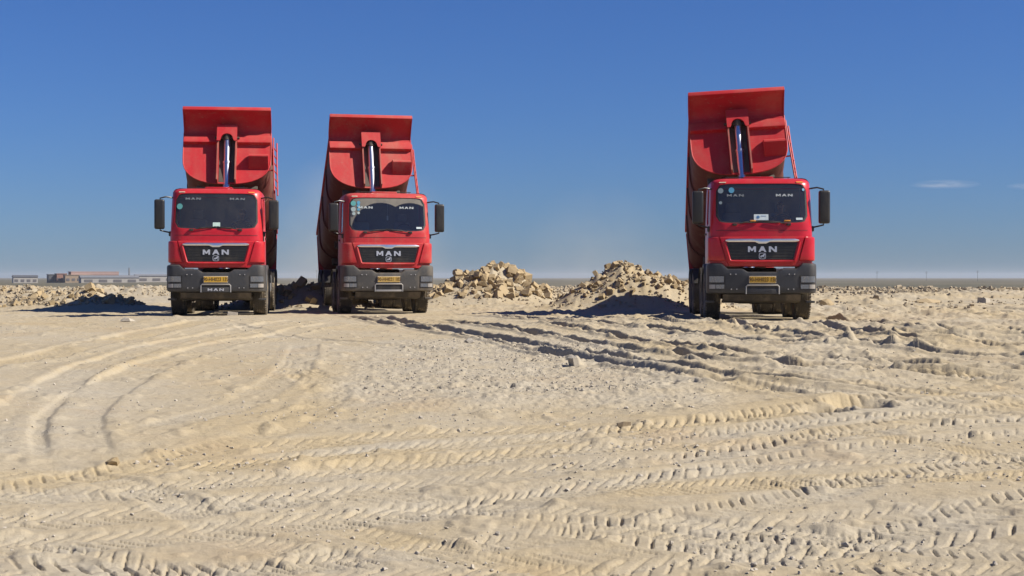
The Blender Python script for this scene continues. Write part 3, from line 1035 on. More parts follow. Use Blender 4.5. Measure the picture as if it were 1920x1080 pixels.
def chan_wall(sgn):
    def fn(g):
        out = []
        for v in [0.0, .5, 1.0, 1.5, 1.68]:
            out.append((v, panel_u(v) + .04))
        front = [(v, panel_u(v) + float(np.interp(v, [0, 1.2, 1.74], [.24, .27, .29]))) for v in (1.68, 1.2, .6, .02)]
        x0, x1 = sgn * .232, sgn * .270
        g.prism(out + front, lambda v, u: (x0, -u, v), lambda v, u: (x1, -u, v))
    return fn
def chan_back(g):
    g.prism([(-.215, .05), (.215, .05), (.215, 1.5), (-.215, 1.5)], lambda x, v: (x, -(panel_u(v) + .052), v), lambda x, v: (x, -(panel_u(v) + .046), v))
def chan_cover(g):
    pts = [(-.28, 1.20), (-.28, 1.69), (.28, 1.69), (.28, 1.20), (.20, 1.20)]
    for k in range(0, 9):
        t = PI * k / 8
        pts.append((.17 * math.cos(t), 1.26 + .17 * math.sin(t)))
    pts.append((-.20, 1.20))
    g.prism(pts, lambda x, v: (x, -(panel_u(v) + .325), v), lambda x, v: (x, -(panel_u(v) + .295), v))
    g.prism([(-.28, 1.67), (.28, 1.67), (.28, 1.70), (-.28, 1.70)], lambda x, v: (x, -(panel_u(v) + .324), v), lambda x, v: (x, -(panel_u(v) + .02), v))
def pin_fn(g):
    g.tube([(-.34, -(panel_u(1.38) + .17), 1.38), (.34, -(panel_u(1.38) + .17), 1.38)], .035, 10)
def toolbox_fn(g):
    pr = [(.46, .05), (.50, .12), (.70, .33), (.74, .33), (.90, .13), (.90, .05)]
    g.prism(pr, lambda v, p: (.61, -(panel_u(v) + p), v), lambda v, p: (1.15, -(panel_u(v) + p), v))
def ladder_rail(k):
    def fn(g):
        dx, du = ((0, 0), (.09, -.26))[k]
        g.tube([(1.27 + dx, -(4.98 + du), 1.62), (1.28 + dx, -(4.96 + du), 1.0), (1.32 + dx, -(4.94 + du), -.15)], .022, 6)
    return fn
def rung_fn(i):
    def fn(g):
        v = .02 + i * .26
        x = float(np.interp(v, [-.15, 1.0, 1.62], [1.32, 1.28, 1.27]))
        g.tube([(x, -4.96, v), (x + .09, -4.70, v)], .016, 6)
    return fn
def bracket_fn(g):
    for v in (.55, 1.25):
        x = float(np.interp(v, [-.15, 1.0, 1.62], [1.32, 1.28, 1.27]))
        g.tube([(1.15, -4.90, v), (x + .02, -4.92, v)], .02, 6)
def tailgate_fn(g):
    g.box(-1.2, 1.2, .16, .23, .1, 1.55, .02)
    for x in (-.8, 0, .8):
        g.box(x - .05, x + .05, .23, .29, .15, 1.5, .01)
def floor_beam(g):
    for s in (-1, 1):
        g.box(s * .42 - .07, s * .42 + .07, -4.9, .2, -.19, .03, .01)
    for u in (.8, 1.8, 2.8, 3.8, 4.7):
        g.box(-.85, .85, -u - .05, -u + .05, -.10, .12, .01)

HINGE = (0, 8.0, 1.08)

# ------------------------------------------------------------------ the truck
def text_obj(name, s, parent, mat, x, y, z, h, sx=1.0):
    c = bpy.data.curves.new(name, 'FONT')
    c.body = s
    c.size = h * 1.38
    c.align_x = 'CENTER'; c.align_y = 'CENTER'
    c.extrude = .002
    c.offset = .001
    c.resolution_u = 3
    t = bpy.data.objects.new(name, c)
    COL.objects.link(t)
    bpy.context.view_layer.update()
    me = bpy.data.meshes.new_from_object(t.evaluated_get(bpy.context.evaluated_depsgraph_get()))
    bpy.data.objects.remove(t)
    me.materials.clear()
    o = link(name, me, mat, parent)
    o.location = (x, y, z)
    o.rotation_euler = (R(90), 0, 0)
    o.scale = (sx, 1, 1)
    return o

def disc(x, z, r, off=-.004):
    def fn(g):
        pts = [(x + r * math.cos(2 * PI * k / 20), z + r * math.sin(2 * PI * k / 20)) for k in range(20)]
        g.prism(pts, lambda a, b: cabP(a, b, off), lambda a, b: cabP(a, b, off - .003))
    return fn
def rect(x0, x1, z0, z1, off=-.004):
    def fn(g):
        g.prism([(x0, z0), (x1, z0), (x1, z1), (x0, z1)], lambda a, b: cabP(a, b, off), lambda a, b: cabP(a, b, off - .003))
    return fn

def make_truck(idx, loc, yaw, roll, tip, plate, label):
    root = empty('dump_truck', loc, R(yaw))
    tag(root, label, 'dump truck', 'red dump trucks with raised beds')
    red, bred, grey = RED[idx], BODYRED[idx], GREY[idx]
    T = str(idx)
    # ---- cab
    cab = part('cab', 'cab', root, red, cab_shell, 40)
    part('cab_lining', 'cab_lining', cab, INT, lambda g: (g.box(-1.09, 1.09, 1.90, 1.955, 1.3, 3.1), g.box(-1.08, 1.08, .5, 1.9, 3.13, 3.16), g.box(-1.1, 1.1, .3, 1.9, 1.26, 1.30)))
    for s in (-1, 1):
        part('corner%d' % s, 'corner_panel', cab, red, corner_panel(s), 45)
        part('roof_light%d' % s, 'roof_light', cab, CLEARL if s < 0 else AMBER, lambda g, s=s: g.prism([(s * .83, 3.165), (s * .99, 3.165), (s * .99, 3.185), (s * .83, 3.185)], lambda x, z: cabP(x, z, .02), lambda x, z: cabP(x, z, -.01)))
    part('hood', 'hood_panel', cab, red, hood_fn, 45)
    part('seam', 'hood_seam', cab, SEAL, lambda g: g.grid([[cabP(-1.04 + 2.08 * k / 20, z, .003) for k in range(21)] for z in (2.056, 2.066)]))
    part('roof_hatch', 'roof_hatch', cab, red, lambda g: g.box(-.35, .35, .95, 1.55, 3.27, 3.345, .03))
    part('roof_rail', 'roof_rail', cab, BLACK, lambda g: (g.tube([(-.75, 1.05, 3.33), (.75, 1.05, 3.33)], .012, 6), [g.tube([(x, 1.05, 3.26), (x, 1.05, 3.33)], .012, 6) for x in (-.7, -.25, .25, .7)]))
    # ---- windshield with what sticks to it
    ws = part('windshield', 'windshield', root, GLASS[idx], ws_glass, 60)
    part('ws_seal', 'windshield_seal', ws, SEAL, ws_seal)
    lm = (LETD, LETW, LETD)[idx]
    for q, x0 in enumerate((-.78, .33)):
        if idx == 2 and q: mm = LETW
        else: mm = lm
        zz = 2.86 if idx != 0 else 2.99
        for i, ch in enumerate('MAN'):
            part('wl%d%d%d' % (q, i, idx == 0), 'window_letter', ws, mm, letter(ch, x0 + i * .135, zz - .02, .11, .06, -.006, .003))
    if idx == 0:
        part('st0a', 'sticker', ws, TEAL, disc(-.94, 2.80, .075))
        part('card0', 'card', ws, CARDG, rect(-.085, .10, 2.27, 2.39))
    elif idx == 1:
        for i, (x, z, r, m_) in enumerate([(-.93, 2.98, .07, TEAL), (-.93, 2.82, .065, PALE), (-.79, 3.0, .045, BLUE), (-.79, 2.91, .045, BLUE), (-.79, 2.82, .04, BLUE), (-.79, 2.72, .035, PALE), (-.92, 2.70, .045, PALE)]):
            part('st1%d' % i, 'sticker', ws, m_, disc(x, z, r))
        part('pend', 'pendant', ws, CARD, lambda g: (g.box(-.012, .03, .34, .355, 2.53, 2.65, .005), g.tube([(.01, .36, 2.65), (.01, .36, 3.02)], .003, 4)))
        part('perm', 'permit_strip', ws, CARD, rect(.78, .93, 2.30, 2.35))
    else:
        for i, (x, z, r, m_) in enumerate([(-.94, 2.98, .062, PALE), (-.69, 2.99, .066, BLUE), (-.94, 2.70, .036, PALE), (.98, 3.0, .03, BLUE)]):
            part('st2%d' % i, 'sticker', ws, m_, disc(x, z, r))
        c = part('card2', 'card', ws, CARD, rect(-.18, .15, 2.295, 2.43))
        part('card2p', 'card_emblem', ws, CARDB, disc(-.085, 2.365, .036, 0.0))
        part('card2q', 'card_line', ws, CARDB, rect(-.02, .10, 2.385, 2.395, 0.0))
        part('perm', 'permit_strip', ws, CARD, rect(.78, .93, 2.30, 2.35))
    # ---- wipers
    for k, x0 in enumerate((-.62, .60)):
        x1 = x0 + .55 if k == 0 else x0 - .52
        w = part('wiper%d' % k, 'wiper', root, BLACK, lambda g, x0=x0, x1=x1: (g.tube([(x0, yfr(x0, 2.2, .03), 2.195), (lerp(x0, x1, .5), yfr(lerp(x0, x1, .5), 2.25, .045), 2.25), (x1, yfr(x1, 2.27, .035), 2.27)], .012, 6),
                 g.box(x0 - .05, x0 + .05, yfr(x0, 2.2, .06), yfr(x0, 2.2, -.01), 2.165, 2.225, .015),
                 g.tube([(lerp(x0, x1, .35), yfr(.3, 2.255, .022), 2.255), (lerp(x0, x1, 1.25), yfr(.5, 2.285, .022), 2.285)], .010, 6)))
        if idx == 2:
            part('tape%d' % k, 'orange_tape', w, ORANGE, lambda g, x0=x0, x1=x1, k=k: g.box(-.27 if k == 0 else .5, -.14 if k == 0 else .64, yfr(.3, 2.27, .06), yfr(.3, 2.27, .02), 2.265, 2.295, .006))
    # ---- grille
    gr = part('grille', 'grille', root, GRILLE_M, grille_fn, 50)
    part('surround', 'grille_surround', gr, red, surround_fn, 60)
    part('chrome_strip', 'chrome_strip', gr, CHROME, chrome_fn, 40)
    for i, ch in enumerate('MAN'):
        part('gl%d' % i, 'letter', gr, SILVER, letter(ch, -.325 + i * .235, 1.565, .18, .13, .046, .016))
    part('emblem', 'emblem', gr, SILVER, emblem_fn)
    # ---- bumper, lamps, plate
    bu = part('bumper', 'bumper', root, grey, bumper_fn, 50)
    for s in (-1, 1):
        for xb, zb in ((.60, 1.06), (.72, 1.06), (.58, .72), (.70, .72)):
            part('bolt%d%.2f%.2f' % (s, xb, zb), 'bolt', bu, STEP_M, lambda g, s=s, xb=xb, zb=zb: g.lathe([(.035, .016), (-.006, .016), (-.012, .0001)], 8, (s * xb, .03 * (xb / 1.04) ** 2 + .005, zb), 'y'))
    part('step_frame', 'step_frame', bu, STEP_M, lambda g: g.tube([(-.37, -.012, .61), (-.37, -.015, .78), (-.34, -.016, .81), (.34, -.016, .81), (.37, -.015, .78), (.37, -.012, .61)], .017, 8))
    part('step_shade_plate', 'step_shade_plate', bu, BLACK, lambda g: g.box(-.36, .36, -.006, .05, .625, .80))  # black plate on the uncut bumper, stands in for the opening's shade
    sp = part('step_plate%d' % (idx == 1), 'step_plate', bu, (grey, STEP_M, grey)[idx], lambda g: g.box(-.345, .345, -.022, .02, .61, .66 if idx == 1 else .735, .006))
    if idx != 1:
        for i, ch in enumerate('MAN'):
            part('bl%d' % i, 'step_letter', bu, SILVER if idx == 0 else grey, letter(ch, -.20 + i * .145, .645, .115, .065, .0, .006, yf=lambda x, z: -.0215))
    for s in (-1, 1):
        L0 = .86; L1 = 1.21
        hl = part('hl_frame%d' % s, 'headlight', root, BLACK, wrap_patch(s * (L0 - .02), s * (L1 + .02), .705, 1.035, 1.24, 0.0, .20, .006))
        part('hl_up%d' % s, 'upper_lens', hl, LENS, wrap_patch(s * (L0 + .01), s * L1, .875, 1.015, 1.24, 0.0, .20, .016))
        part('hl_lo%d' % s, 'lower_lens', hl, LENS, wrap_patch(s * L0, s * (L0 + .19), .73, .825, 1.24, 0.0, .20, .016))
        part('hl_lo2%d' % s, 'indicator_lens', hl, STEP_M, wrap_patch(s * (L0 + .20), s * L1, .73, .825, 1.24, 0.0, .20, .014))
    pl = part('plate' , 'number_plate', root, PLATE_RIM, lambda g: g.box(-.305, .305, -.022, .01, .855, 1.02, .006))
    part('plate_face', 'plate_face', pl, PLATE_D if idx == 1 else PLATE, lambda g: g.box(-.292, .292, -.026, -.015, .868, 1.007))
    text_obj('plate_characters', plate, pl, INK, 0.01, -.028, .937, .095, .80)['kind'] = 'stuff'
    # ---- mirrors and doors
    for s in (-1, 1):
        mi = part('mirror%d' % s, 'mirror', root, BLACK, lambda g, s=s: g.box(*sorted((s * 1.31, s * 1.565)), .30, .47, 2.22, 2.98, .055, seg=3), 50)
        part('mirror_glass%d' % s, 'mirror_glass', mi, CHROME, lambda g, s=s: g.box(*sorted((s * 1.345, s * 1.53)), .462, .476, 2.28, 2.92, .004))
        part('mirror_foot%d' % s, 'mirror_foot', mi, BLACK, lambda g, s=s: g.box(*sorted((s * 1.13, s * 1.22)), .44, .58, 2.04, 2.17, .03))
        part('mirror_arm%d' % s, 'mirror_arm', mi, BLACK, lambda g, s=s: (g.tube([(s * 1.12, .52, 3.03), (s * 1.28, .42, 3.05), (s * 1.42, .38, 3.01), (s * 1.42, .38, 2.93)], .019, 8)))
        part('mirror_arm_low%d' % s, 'mirror_arm', mi, BLACK, lambda g, s=s: (g.tube([(s * 1.15, .50, 2.13), (s * 1.30, .42, 2.16), (s * 1.42, .38, 2.19), (s * 1.42, .38, 2.26)], .019, 8)))
        d = part('door%d' % s, 'door', root, red, door(s))
        part('door_glass%d' % s, 'door_window', d, SIDEGL, door_glass(s), 60)
        part('handle%d' % s, 'door_handle', d, BLACK, lambda g, s=s: g.box(*sorted((s * 1.183, s * 1.21)), 1.24, 1.42, 1.98, 2.03, .008))
        part('badge%d' % s, 'door_badge', d, WHITE, lambda g, s=s: g.box(*sorted((s * 1.183, s * 1.189)), .56, .70, 1.86, 2.06))
        # wheel arches and steps
        part('fender%d' % s, 'fender', root, grey, lambda g, s=s: g.grid([[(s * x, 1.45 + r * math.cos(t), .60 + r * math.sin(t) * 1.02) for t in [PI * (.02 + .96 * k / 16) for k in range(17)]] for x, r in ((.95, .70), (1.22, .70), (1.25, .69), (1.25, .63), (1.23, .62))]), 50)
        part('step_box%d' % s, 'entry_step', root, grey, lambda g, s=s: (g.box(*sorted((s * .98, s * 1.225)), .42, .74, .62, 1.26, .03), g.box(*sorted((s * 1.05, s * 1.24)), .45, .72, .40, .45, .01)))
        for yy in (3.25, 6.15, 7.5):
            part('guard%d%.1f' % (s, yy), 'mudguard', root, BLACK, lambda g, s=s, yy=yy: g.grid([[(s * x, yy + .66 * math.cos(t), .60 + .63 * math.sin(t)) for t in [PI * (.12 + .76 * k / 10) for k in range(11)]] for x in ((.86, 1.22) if yy < 4 else (.58, 1.24))]))
    # ---- inside the cab
    da = part('dash', 'dashboard', root, DASH, lambda g: (g.box(-1.06, 1.06, .42, .86, 1.80, 2.20, .06), g.box(.25, .85, .62, .92, 2.12, 2.27, .05)))
    part('wheel_steer', 'steering_wheel', da, BLACK, lambda g: (g.tube([(.57 + .22 * math.cos(2 * PI * k / 20), .98 + .10 * math.sin(2 * PI * k / 20), 2.27 + .19 * math.sin(2 * PI * k / 20)) for k in range(21)], .016, 6),
                                                       g.tube([(.57, .80, 2.10), (.57, .96, 2.26)], .03, 6), g.tube([(.36, .98, 2.27), (.78, .98, 2.27)], .015, 6)))
    for k, x in enumerate((-.57, .57)):
        se = part('seat%d' % k, 'seat', root, SEATP if (idx == 1 and k == 0) else SEATM, lambda g, x=x: (g.box(x - .24, x + .24, 1.05, 1.55, 1.72, 1.86, .05), g.box(x - .23, x + .23, 1.52, 1.68, 1.8, 2.52, .06)))
        part('headrest%d' % k, 'headrest', se, SEATM, lambda g, x=x: g.box(x - .13, x + .13, 1.54, 1.66, 2.54, 2.76, .04))
    # ---- chassis
    ch = part('chassis', 'chassis', root, UNDER, lambda g: ([g.box(*sorted((s * .36, s * .46)), .55, 8.2, .80, 1.07, .01) for s in (-1, 1)],
                     [g.box(-.4, .4, y - .06, y + .06, .84, 1.03) for y in (.7, 2.3, 4.2, 5.4, 6.8, 8.1)], g.box(-.42, .42, .9, 2.2, .62, 1.22, .06)))
    part('skid', 'underrun_plate', ch, UNDER, lambda g: g.prism([(.10, .60), (.20, .46), (.62, .40), (.62, .44), (.24, .50), (.14, .62)], lambda y, z: (-.88, y, z), lambda y, z: (.88, y, z)))
    for yy in (1.45, 3.25):
        part('axle%.1f' % yy, 'axle', ch, UNDER, lambda g, yy=yy: (g.tube([(-.95, yy, .55), (-.6, yy, .50), (-.4, yy, .42), (.4, yy, .42), (.6, yy, .50), (.95, yy, .55)], .055, 8),
                     [g.box(*sorted((s * .36, s * .46)), yy - .7, yy + .7, .60, .68, .02) for s in (-1, 1)]))
    for yy in (6.15, 7.5):
        part('axle%.1f' % yy, 'axle', ch, UNDER, lambda g, yy=yy: (g.tube([(-1.0, yy, .56), (1.0, yy, .56)], .09, 10),
                     g.lathe([(-.24, .001), (-.22, .13), (-.1, .25), (.1, .25), (.22, .13), (.24, .001)], 16, (0, yy, .54))))
    part('tank', 'fuel_tank', root, STEP_M, lambda g: g.box(.62, 1.18, 4.15, 5.2, .55, 1.10, .10, seg=3))
    part('air_tank', 'air_tank', root, BLACK, lambda g: g.lathe([(4.1, .001), (4.12, .14), (4.2, .17), (5.0, .17), (5.08, .14), (5.1, .001)], 16, (-.85, 0, .78), 'y'))
    for s in (-1, 1):
        wheel(root, s * 1.05, 1.45)
        wheel(root, s * 1.02, 3.25)
        for yy in (6.15, 7.5):
            wheel(root, s * 1.06, yy); wheel(root, s * .70, yy)
    # ---- tipper body
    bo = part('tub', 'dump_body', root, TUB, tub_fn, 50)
    bo.location = HINGE
    bo.rotation_euler = Euler((R(-tip), 0, 0)).to_matrix().to_euler()
    Mb = Matrix.Translation(HINGE) @ Matrix.Rotation(R(roll), 4, 'Y') @ Matrix.Rotation(R(-tip), 4, 'X')
    bo.matrix_local = Mb
    part('fpanel', 'front_panel', bo, bred, fpanel_fn, 45)
    part('canopy_lip', 'canopy', bo, bred, lip_fn, 50)
    for s in (-1, 1):
        part('rail%d' % s, 'top_rail', bo, bred, rails_fn(s))
        part('fold%d' % s, 'panel_fold', bo, bred, fold_fn(s), 30)
        part('lipside%d' % s, 'canopy_side', bo, bred, lip_side(s))
        part('cw%d' % s, 'channel_wall', bo, CHANNEL, chan_wall(s))
    for u in (.8, 2.2, 3.7):
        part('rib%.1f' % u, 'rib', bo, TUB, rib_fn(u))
    part('chan_back', 'channel_back', bo, BACKING, chan_back)
    part('chan_cover', 'channel_cover', bo, bred, chan_cover)
    part('pin', 'cylinder_pin', bo, UNDER, pin_fn)
    part('toolbox', 'bracket_box', bo, bred, toolbox_fn, 30)
    part('tailgate', 'tailgate', bo, bred, tailgate_fn)
    part('floor_beam', 'floor_beams', bo, UNDER, floor_beam)
    la = part('lr0', 'ladder', root, bred, ladder_rail(0))
    la.matrix_local = Mb
    part('lr1', 'ladder_rail', la, bred, ladder_rail(1))
    part('lbr', 'ladder_bracket', la, bred, bracket_fn)
    for i in range(6):
        part('rung%d' % i, 'rung', la, bred, rung_fn(i))
    # ---- telescopic cylinder between the chassis and the body's front
    top = Mb @ Vector((0, -(panel_u(1.38) + .17), 1.38))
    base = Vector((0, 2.95, 1.0))
    d = top - base
    cy = None
    for i, (a, b, r_) in enumerate(((0, .42, .135), (.40, .62, .118), (.61, .82, .103), (.81, 1.0, .088))):
        def stage(g, a=a, b=b, r_=r_):
            g.tube([base + d * a, base + d * b], r_, 20)
            if b < 1:
                g.tube([base + d * (b - .012), base + d * (b + .004)], r_ + .012, 20)
        if cy is None:
            cy = part('cyl%s%d' % (T, i), 'hydraulic_cylinder', root, RAM, stage)
        else:
            part('cyl%s%d' % (T, i), 'cylinder_stage', cy, RAM, stage)
    part('cyl_head%s' % T, 'cylinder_head', cy, UNDER, lambda g: g.tube([top - d * .02 + Vector((-.0, 0, 0)), top + d * .018], .11, 12))
    return root, Mb

make_truck(0, (TRUCKS[0][0], TRUCKS[0][1], 0), TRUCKS[0][2], 0.0, 30.0, '90-HH023 132', 'clean red dump truck with raised bed and one round teal sticker, leftmost of three')
make_truck(1, (TRUCKS[1][0], TRUCKS[1][1], 0), TRUCKS[1][2], 0.0, 30.0, '90-HH021 102', 'dust-covered red dump truck with raised bed, wiper arcs on its dusty windscreen')
make_truck(2, (TRUCKS[2][0], TRUCKS[2][1], 0), TRUCKS[2][2], -3.2, 30.0, '90-HH023 136', 'red dump truck standing alone with raised leaning bed and white card behind windscreen')

# ------------------------------------------------------------------ stones
rng = random.Random(11)
def rock_mesh(name, seed, block):
    r = random.Random(seed)
    bm = bmesh.new()
    if block:
        sx, sy, sz = r.uniform(.42, .5), r.uniform(.36, .5), r.uniform(.3, .46)
        for a in (-1, 1):
            for b in (-1, 1):
                for c in (-1, 1):
                    j = lambda: r.uniform(.86, 1.06)
                    p = Vector((a * sx * j(), b * sy * j(), c * sz * j()))
                    if r.random() < .45:                         # a broken-off corner
                        for k in range(3):
                            q = p.copy(); q[k] *= r.uniform(.45, .75); bm.verts.new(q)
                    else:
                        bm.verts.new(p)
    else:
        for k in range(18):
            v = Vector((r.gauss(0, 1), r.gauss(0, 1), r.gauss(0, 1))).normalized()
            v *= r.uniform(.40, .56)
            bm.verts.new((v.x * 1.1, v.y, v.z * .8))
    res = bmesh.ops.convex_hull(bm, input=bm.verts[:])
    bmesh.ops.delete(bm, geom=list({e for e in res['geom_interior'] + res['geom_unused'] if isinstance(e, bmesh.types.BMVert)}), context='VERTS')
    bmesh.ops.dissolve_limit(bm, angle_limit=R(6), verts=bm.verts[:], edges=bm.edges[:])
    bmesh.ops.recalc_face_normals(bm, faces=bm.faces[:])
    me = bpy.data.meshes.new(name)
    bm.to_mesh(me)
    bm.free()
    return me

LIME = stone_mat('limestone', (0.30, 0.225, 0.122), (0.42, 0.332, 0.21))
LIMEP = stone_mat('pale_limestone', (0.35, 0.31, 0.25), (0.43, 0.39, 0.325))
CLODM = stone_mat('dirt_clod', (0.27, 0.215, 0.143), (0.32, 0.255, 0.175), scale=8)
BLOCKS = [rock_mesh('stone_block_%d' % i, 100 + i, True) for i in range(10)]
ROCKS = [rock_mesh('stone_rough_%d' % i, 200 + i, False) for i in range(8)]

def pile(label, mounds, n, smin, smax, seed, front=True, name='stone_pile', group=None, blocky=.8, extra=0):
    r = random.Random(seed)
    cx = sum(m[0] for m in mounds) / len(mounds); cy = sum(m[1] for m in mounds) / len(mounds)
    root = empty(name, (cx, cy, gz(cx, cy) * 0))
    tag(root, label, 'stone pile', group)
    pts = []
    while len(pts) < n:
        m = r.choice(mounds)
        a = r.uniform(0, 2 * PI); q = math.sqrt(r.random()) * 1.28
        x = m[0] + math.cos(a) * q * m[2]; y = m[1] + math.sin(a) * q * m[3]
        if front and y > m[1] + .5 * m[3] and r.random() < .75: continue
        pts.append((x, y))
    zs = ground([p[0] for p in pts], [p[1] for p in pts])[0]
    for (x, y), z in zip(pts, zs):
        s = r.uniform(smin, smax) * (1 if r.random() < .8 else 1.35)
        o = link('stone', r.choice(BLOCKS if r.random() < blocky else ROCKS), LIME, root)
        o.location = (x - cx, y - cy, z + s * r.uniform(.08, .30))
        o.rotation_euler = (r.gauss(0, .55), r.gauss(0, .55), r.uniform(0, 2 * PI))
        o.scale = (s * r.uniform(.85, 1.25), s * r.uniform(.8, 1.1), s * r.uniform(.75, 1.05))
    return root

pile('heap of squared tan limestone blocks between the middle truck and the shaded mound', [(-1.1, 51.3, 2.2, 1.5), (-.9, 51.5, 1.2, 1.0)], 295, .13, .29, 1, blocky=.85)
pile('sandy mound topped with broken stones, half in shadow beside the lone truck', [(3.4, 43.0, 1.6, 1.05), (4.5, 43.2, 1.2, 1.0)], 200, .07, .20, 2, blocky=.6)
pile('low shaded heap of stones between the two left trucks', [(-6.6, 44.9, 1.7, 1.1)], 45, .12, .28, 3, blocky=.5)
pile('rubble heap catching the leftmost truck\'s shadow', [(-13.7, 44.5, 1.8, 1.2)], 70, .10, .24, 4, blocky=.4)
pile('pale rubble heap at the picture\'s left edge', [(-18.3, 48.3, 2.2, 1.8)], 70, .08, .22, 5, blocky=.4)

# loose stones one can pick out
def loose(label, x, y, s, mesh, mat, rot=(0, 0, 0), name='limestone_block', sink=.32, cat='stone'):
    z = gz(x, y)
    o = link(name, mesh, mat)
    o.location = (x, y, z + s[2] * .5 - s[2] * sink)
    o.rotation_euler = [R(a) for a in rot]
    o.scale = s
    return tag(o, label, cat, 'loose stones on the yard')

loose('pale squared block lying alone at the far right of the yard', 18.25, 55.0, (.55, .42, .30), BLOCKS[0], LIMEP, (0, 4, 52))
loose('jagged stone with a dark left face, just right of the lone truck', 10.6, 48.0, (.55, .45, .55), ROCKS[1], LIME, (10, 20, 40))
loose('low flat sandy boulder right of the lone truck', 15.4, 52.6, (1.0, .6, .35), ROCKS[2], LIME, (0, 0, 10))
loose('small dark upright stone behind the flat boulder', 14.2, 55.5, (.3, .3, .55), ROCKS[3], CLODM, (15, 5, 60))
loose('upright leaning slab stone beside the wheel ruts in mid yard', 0.74, 17.25, (.08, .13, .16), BLOCKS[3], LIMEP, (8, -24, 40), sink=.15)
loose('small white rock at the top of the grey gravel patch', -0.65, 22.0, (.17, .14, .13), ROCKS[4], LIMEP, (20, 0, 0))
loose('flat white stone in front of the leftmost truck\'s shadow', -8.49, 31.4, (.34, .25, .16), ROCKS[5], LIMEP, (0, 10, 30))
loose('white block beneath the leftmost truck\'s bumper', -7.0, 35.6, (.26, .2, .16), BLOCKS[5], LIMEP, (0, 5, 12))
loose('pale stone block at the foot of the shadowed rubble heap', -12.6, 44.5, (.30, .24, .22), BLOCKS[6], LIMEP, (0, 0, 50))
loose('dirt clod throwing a shadow in the left foreground', -2.84, 10.15, (.13, .10, .09), ROCKS[6], LIME, (0, 0, 75), 'dirt_clod', cat='clod')
loose('crumbly clod on the smooth strip in front of the lone truck', 0.95, 12.03, (.15, .10, .09), ROCKS[7], CLODM, (0, 0, 35), 'dirt_clod', cat='clod')

# ------------------------------------------------------------------ uncountable rubble and gravel
def scatter(name, xs, ys, sizes, mats, label, seed, sink=.15, meshes=ROCKS):
    r = np.random.default_rng(seed)
    zs = ground(xs, ys)[0]
    V = []; F = []; base = 0
    src = []
    for me in meshes:
        bm = bmesh.new(); bm.from_mesh(me); bmesh.ops.triangulate(bm, faces=bm.faces[:])
        src.append((np.array([v.co[:] for v in bm.verts]), np.array([[v.index for v in f.verts] for f in bm.faces])))
        bm.free()
    pick = r.integers(0, len(src), len(xs))
    for m, (vv, ff) in enumerate(src):
        k = np.nonzero(pick == m)[0]
        if len(k) == 0: continue
        a = r.uniform(0, 2 * PI, len(k)); b = r.normal(0, .6, len(k))
        ca, sa, cb, sb = np.cos(a), np.sin(a), np.cos(b), np.sin(b)
        sc = sizes[k][:, None, None] * r.uniform(.7, 1.3, (len(k), 1, 3))
        P = vv[None] * sc
        x0, y0, z0 = P[..., 0], P[..., 1], P[..., 2]
        y1 = y0 * cb[:, None] - z0 * sb[:, None]; z1 = y0 * sb[:, None] + z0 * cb[:, None]
        x2 = x0 * ca[:, None] - y1 * sa[:, None]; y2 = x0 * sa[:, None] + y1 * ca[:, None]
        Q = np.stack([x2 + xs[k][:, None], y2 + ys[k][:, None], z1 + (zs[k] + sizes[k] * sink)[:, None]], -1)
        V.append(Q.reshape(-1, 3))
        F.append((ff[None] + (np.arange(len(k)) * len(vv))[:, None, None] + base).reshape(-1, 3))
        base += len(k) * len(vv)
    me = mesh_np(name, np.vstack(V), tris=np.vstack(F), smooth=False)
    o = link(name, me, mats)
    tag(o, label, kind='stuff')
    return o

nr = np.random.default_rng(5)
def in_mounds(ms, n, spread=1.35):
    ms = np.array(ms); k = nr.integers(0, len(ms), n)
    a = nr.uniform(0, 2 * PI, n); q = np.sqrt(nr.random(n)) * spread
    return ms[k, 0] + np.cos(a) * q * ms[k, 2], ms[k, 1] + np.sin(a) * q * ms[k, 3]
x1, y1 = in_mounds([m[:4] for m in MOUNDS if m[0] < -8], 4200)
x2, y2 = in_mounds([m[:4] for m in MOUNDS[:6]], 2000, 1.6)
a3 = nr.uniform(-R(21), R(21), 3600); r3 = 96 + 10 * perlin(a3 * 9, a3 * 0, 90) + nr.normal(0, 4.5, 3600)
x3, y3 = r3 * np.sin(a3), r3 * np.cos(a3)
x4 = nr.uniform(7, 26, 900); y4 = nr.uniform(38, 80, 900)
xs = np.concatenate([x1, x2, x3, x4]); ys = np.concatenate([y1, y2, y3, y4])
sz = np.concatenate([nr.uniform(.04, .12, len(x1)), nr.uniform(.03, .11, len(x2)), nr.uniform(.08, .30, len(x3)), nr.uniform(.04, .14, len(x4))])
RUBM = stone_mat('rubble_stone', (0.30, 0.24, 0.155), (0.40, 0.345, 0.26), scale=5)
scatter('rubble', xs, ys, sz, RUBM, 'pale broken limestone rubble strewn over the mounds and the far edge of the yard', 7, .2, ROCKS + BLOCKS[:4])

# gravel: pebbles and crumbs over the yard, thickest on the grey patch
n = 9000
a = nr.uniform(-R(22), R(22), n); r_ = 6.2 * np.exp(nr.random(n) ** .9 * math.log(34 / 6.2))
xg, yg = r_ * np.sin(a), r_ * np.cos(a)
clump = fbm(xg * .8, yg * .5, 55, 3)
keep = clump + nr.normal(0, .22, n) > .16
xg, yg = xg[keep], yg[keep]
xp = nr.uniform(-1.6, 1.5, 3000); yp = nr.uniform(14.2, 22.6, 3000)
xg = np.concatenate([xg, xp]); yg = np.concatenate([yg, yp])
sg = np.concatenate([nr.gamma(2.0, .0055, keep.sum()) + .007, nr.gamma(2.0, .0045, 3000) + .008])
sg = np.minimum(sg, .055)
scatter('gravel', xg, yg, sg, LIMEP, 'crushed stone and crumbs scattered over the wheel-tracked yard', 9, .12)

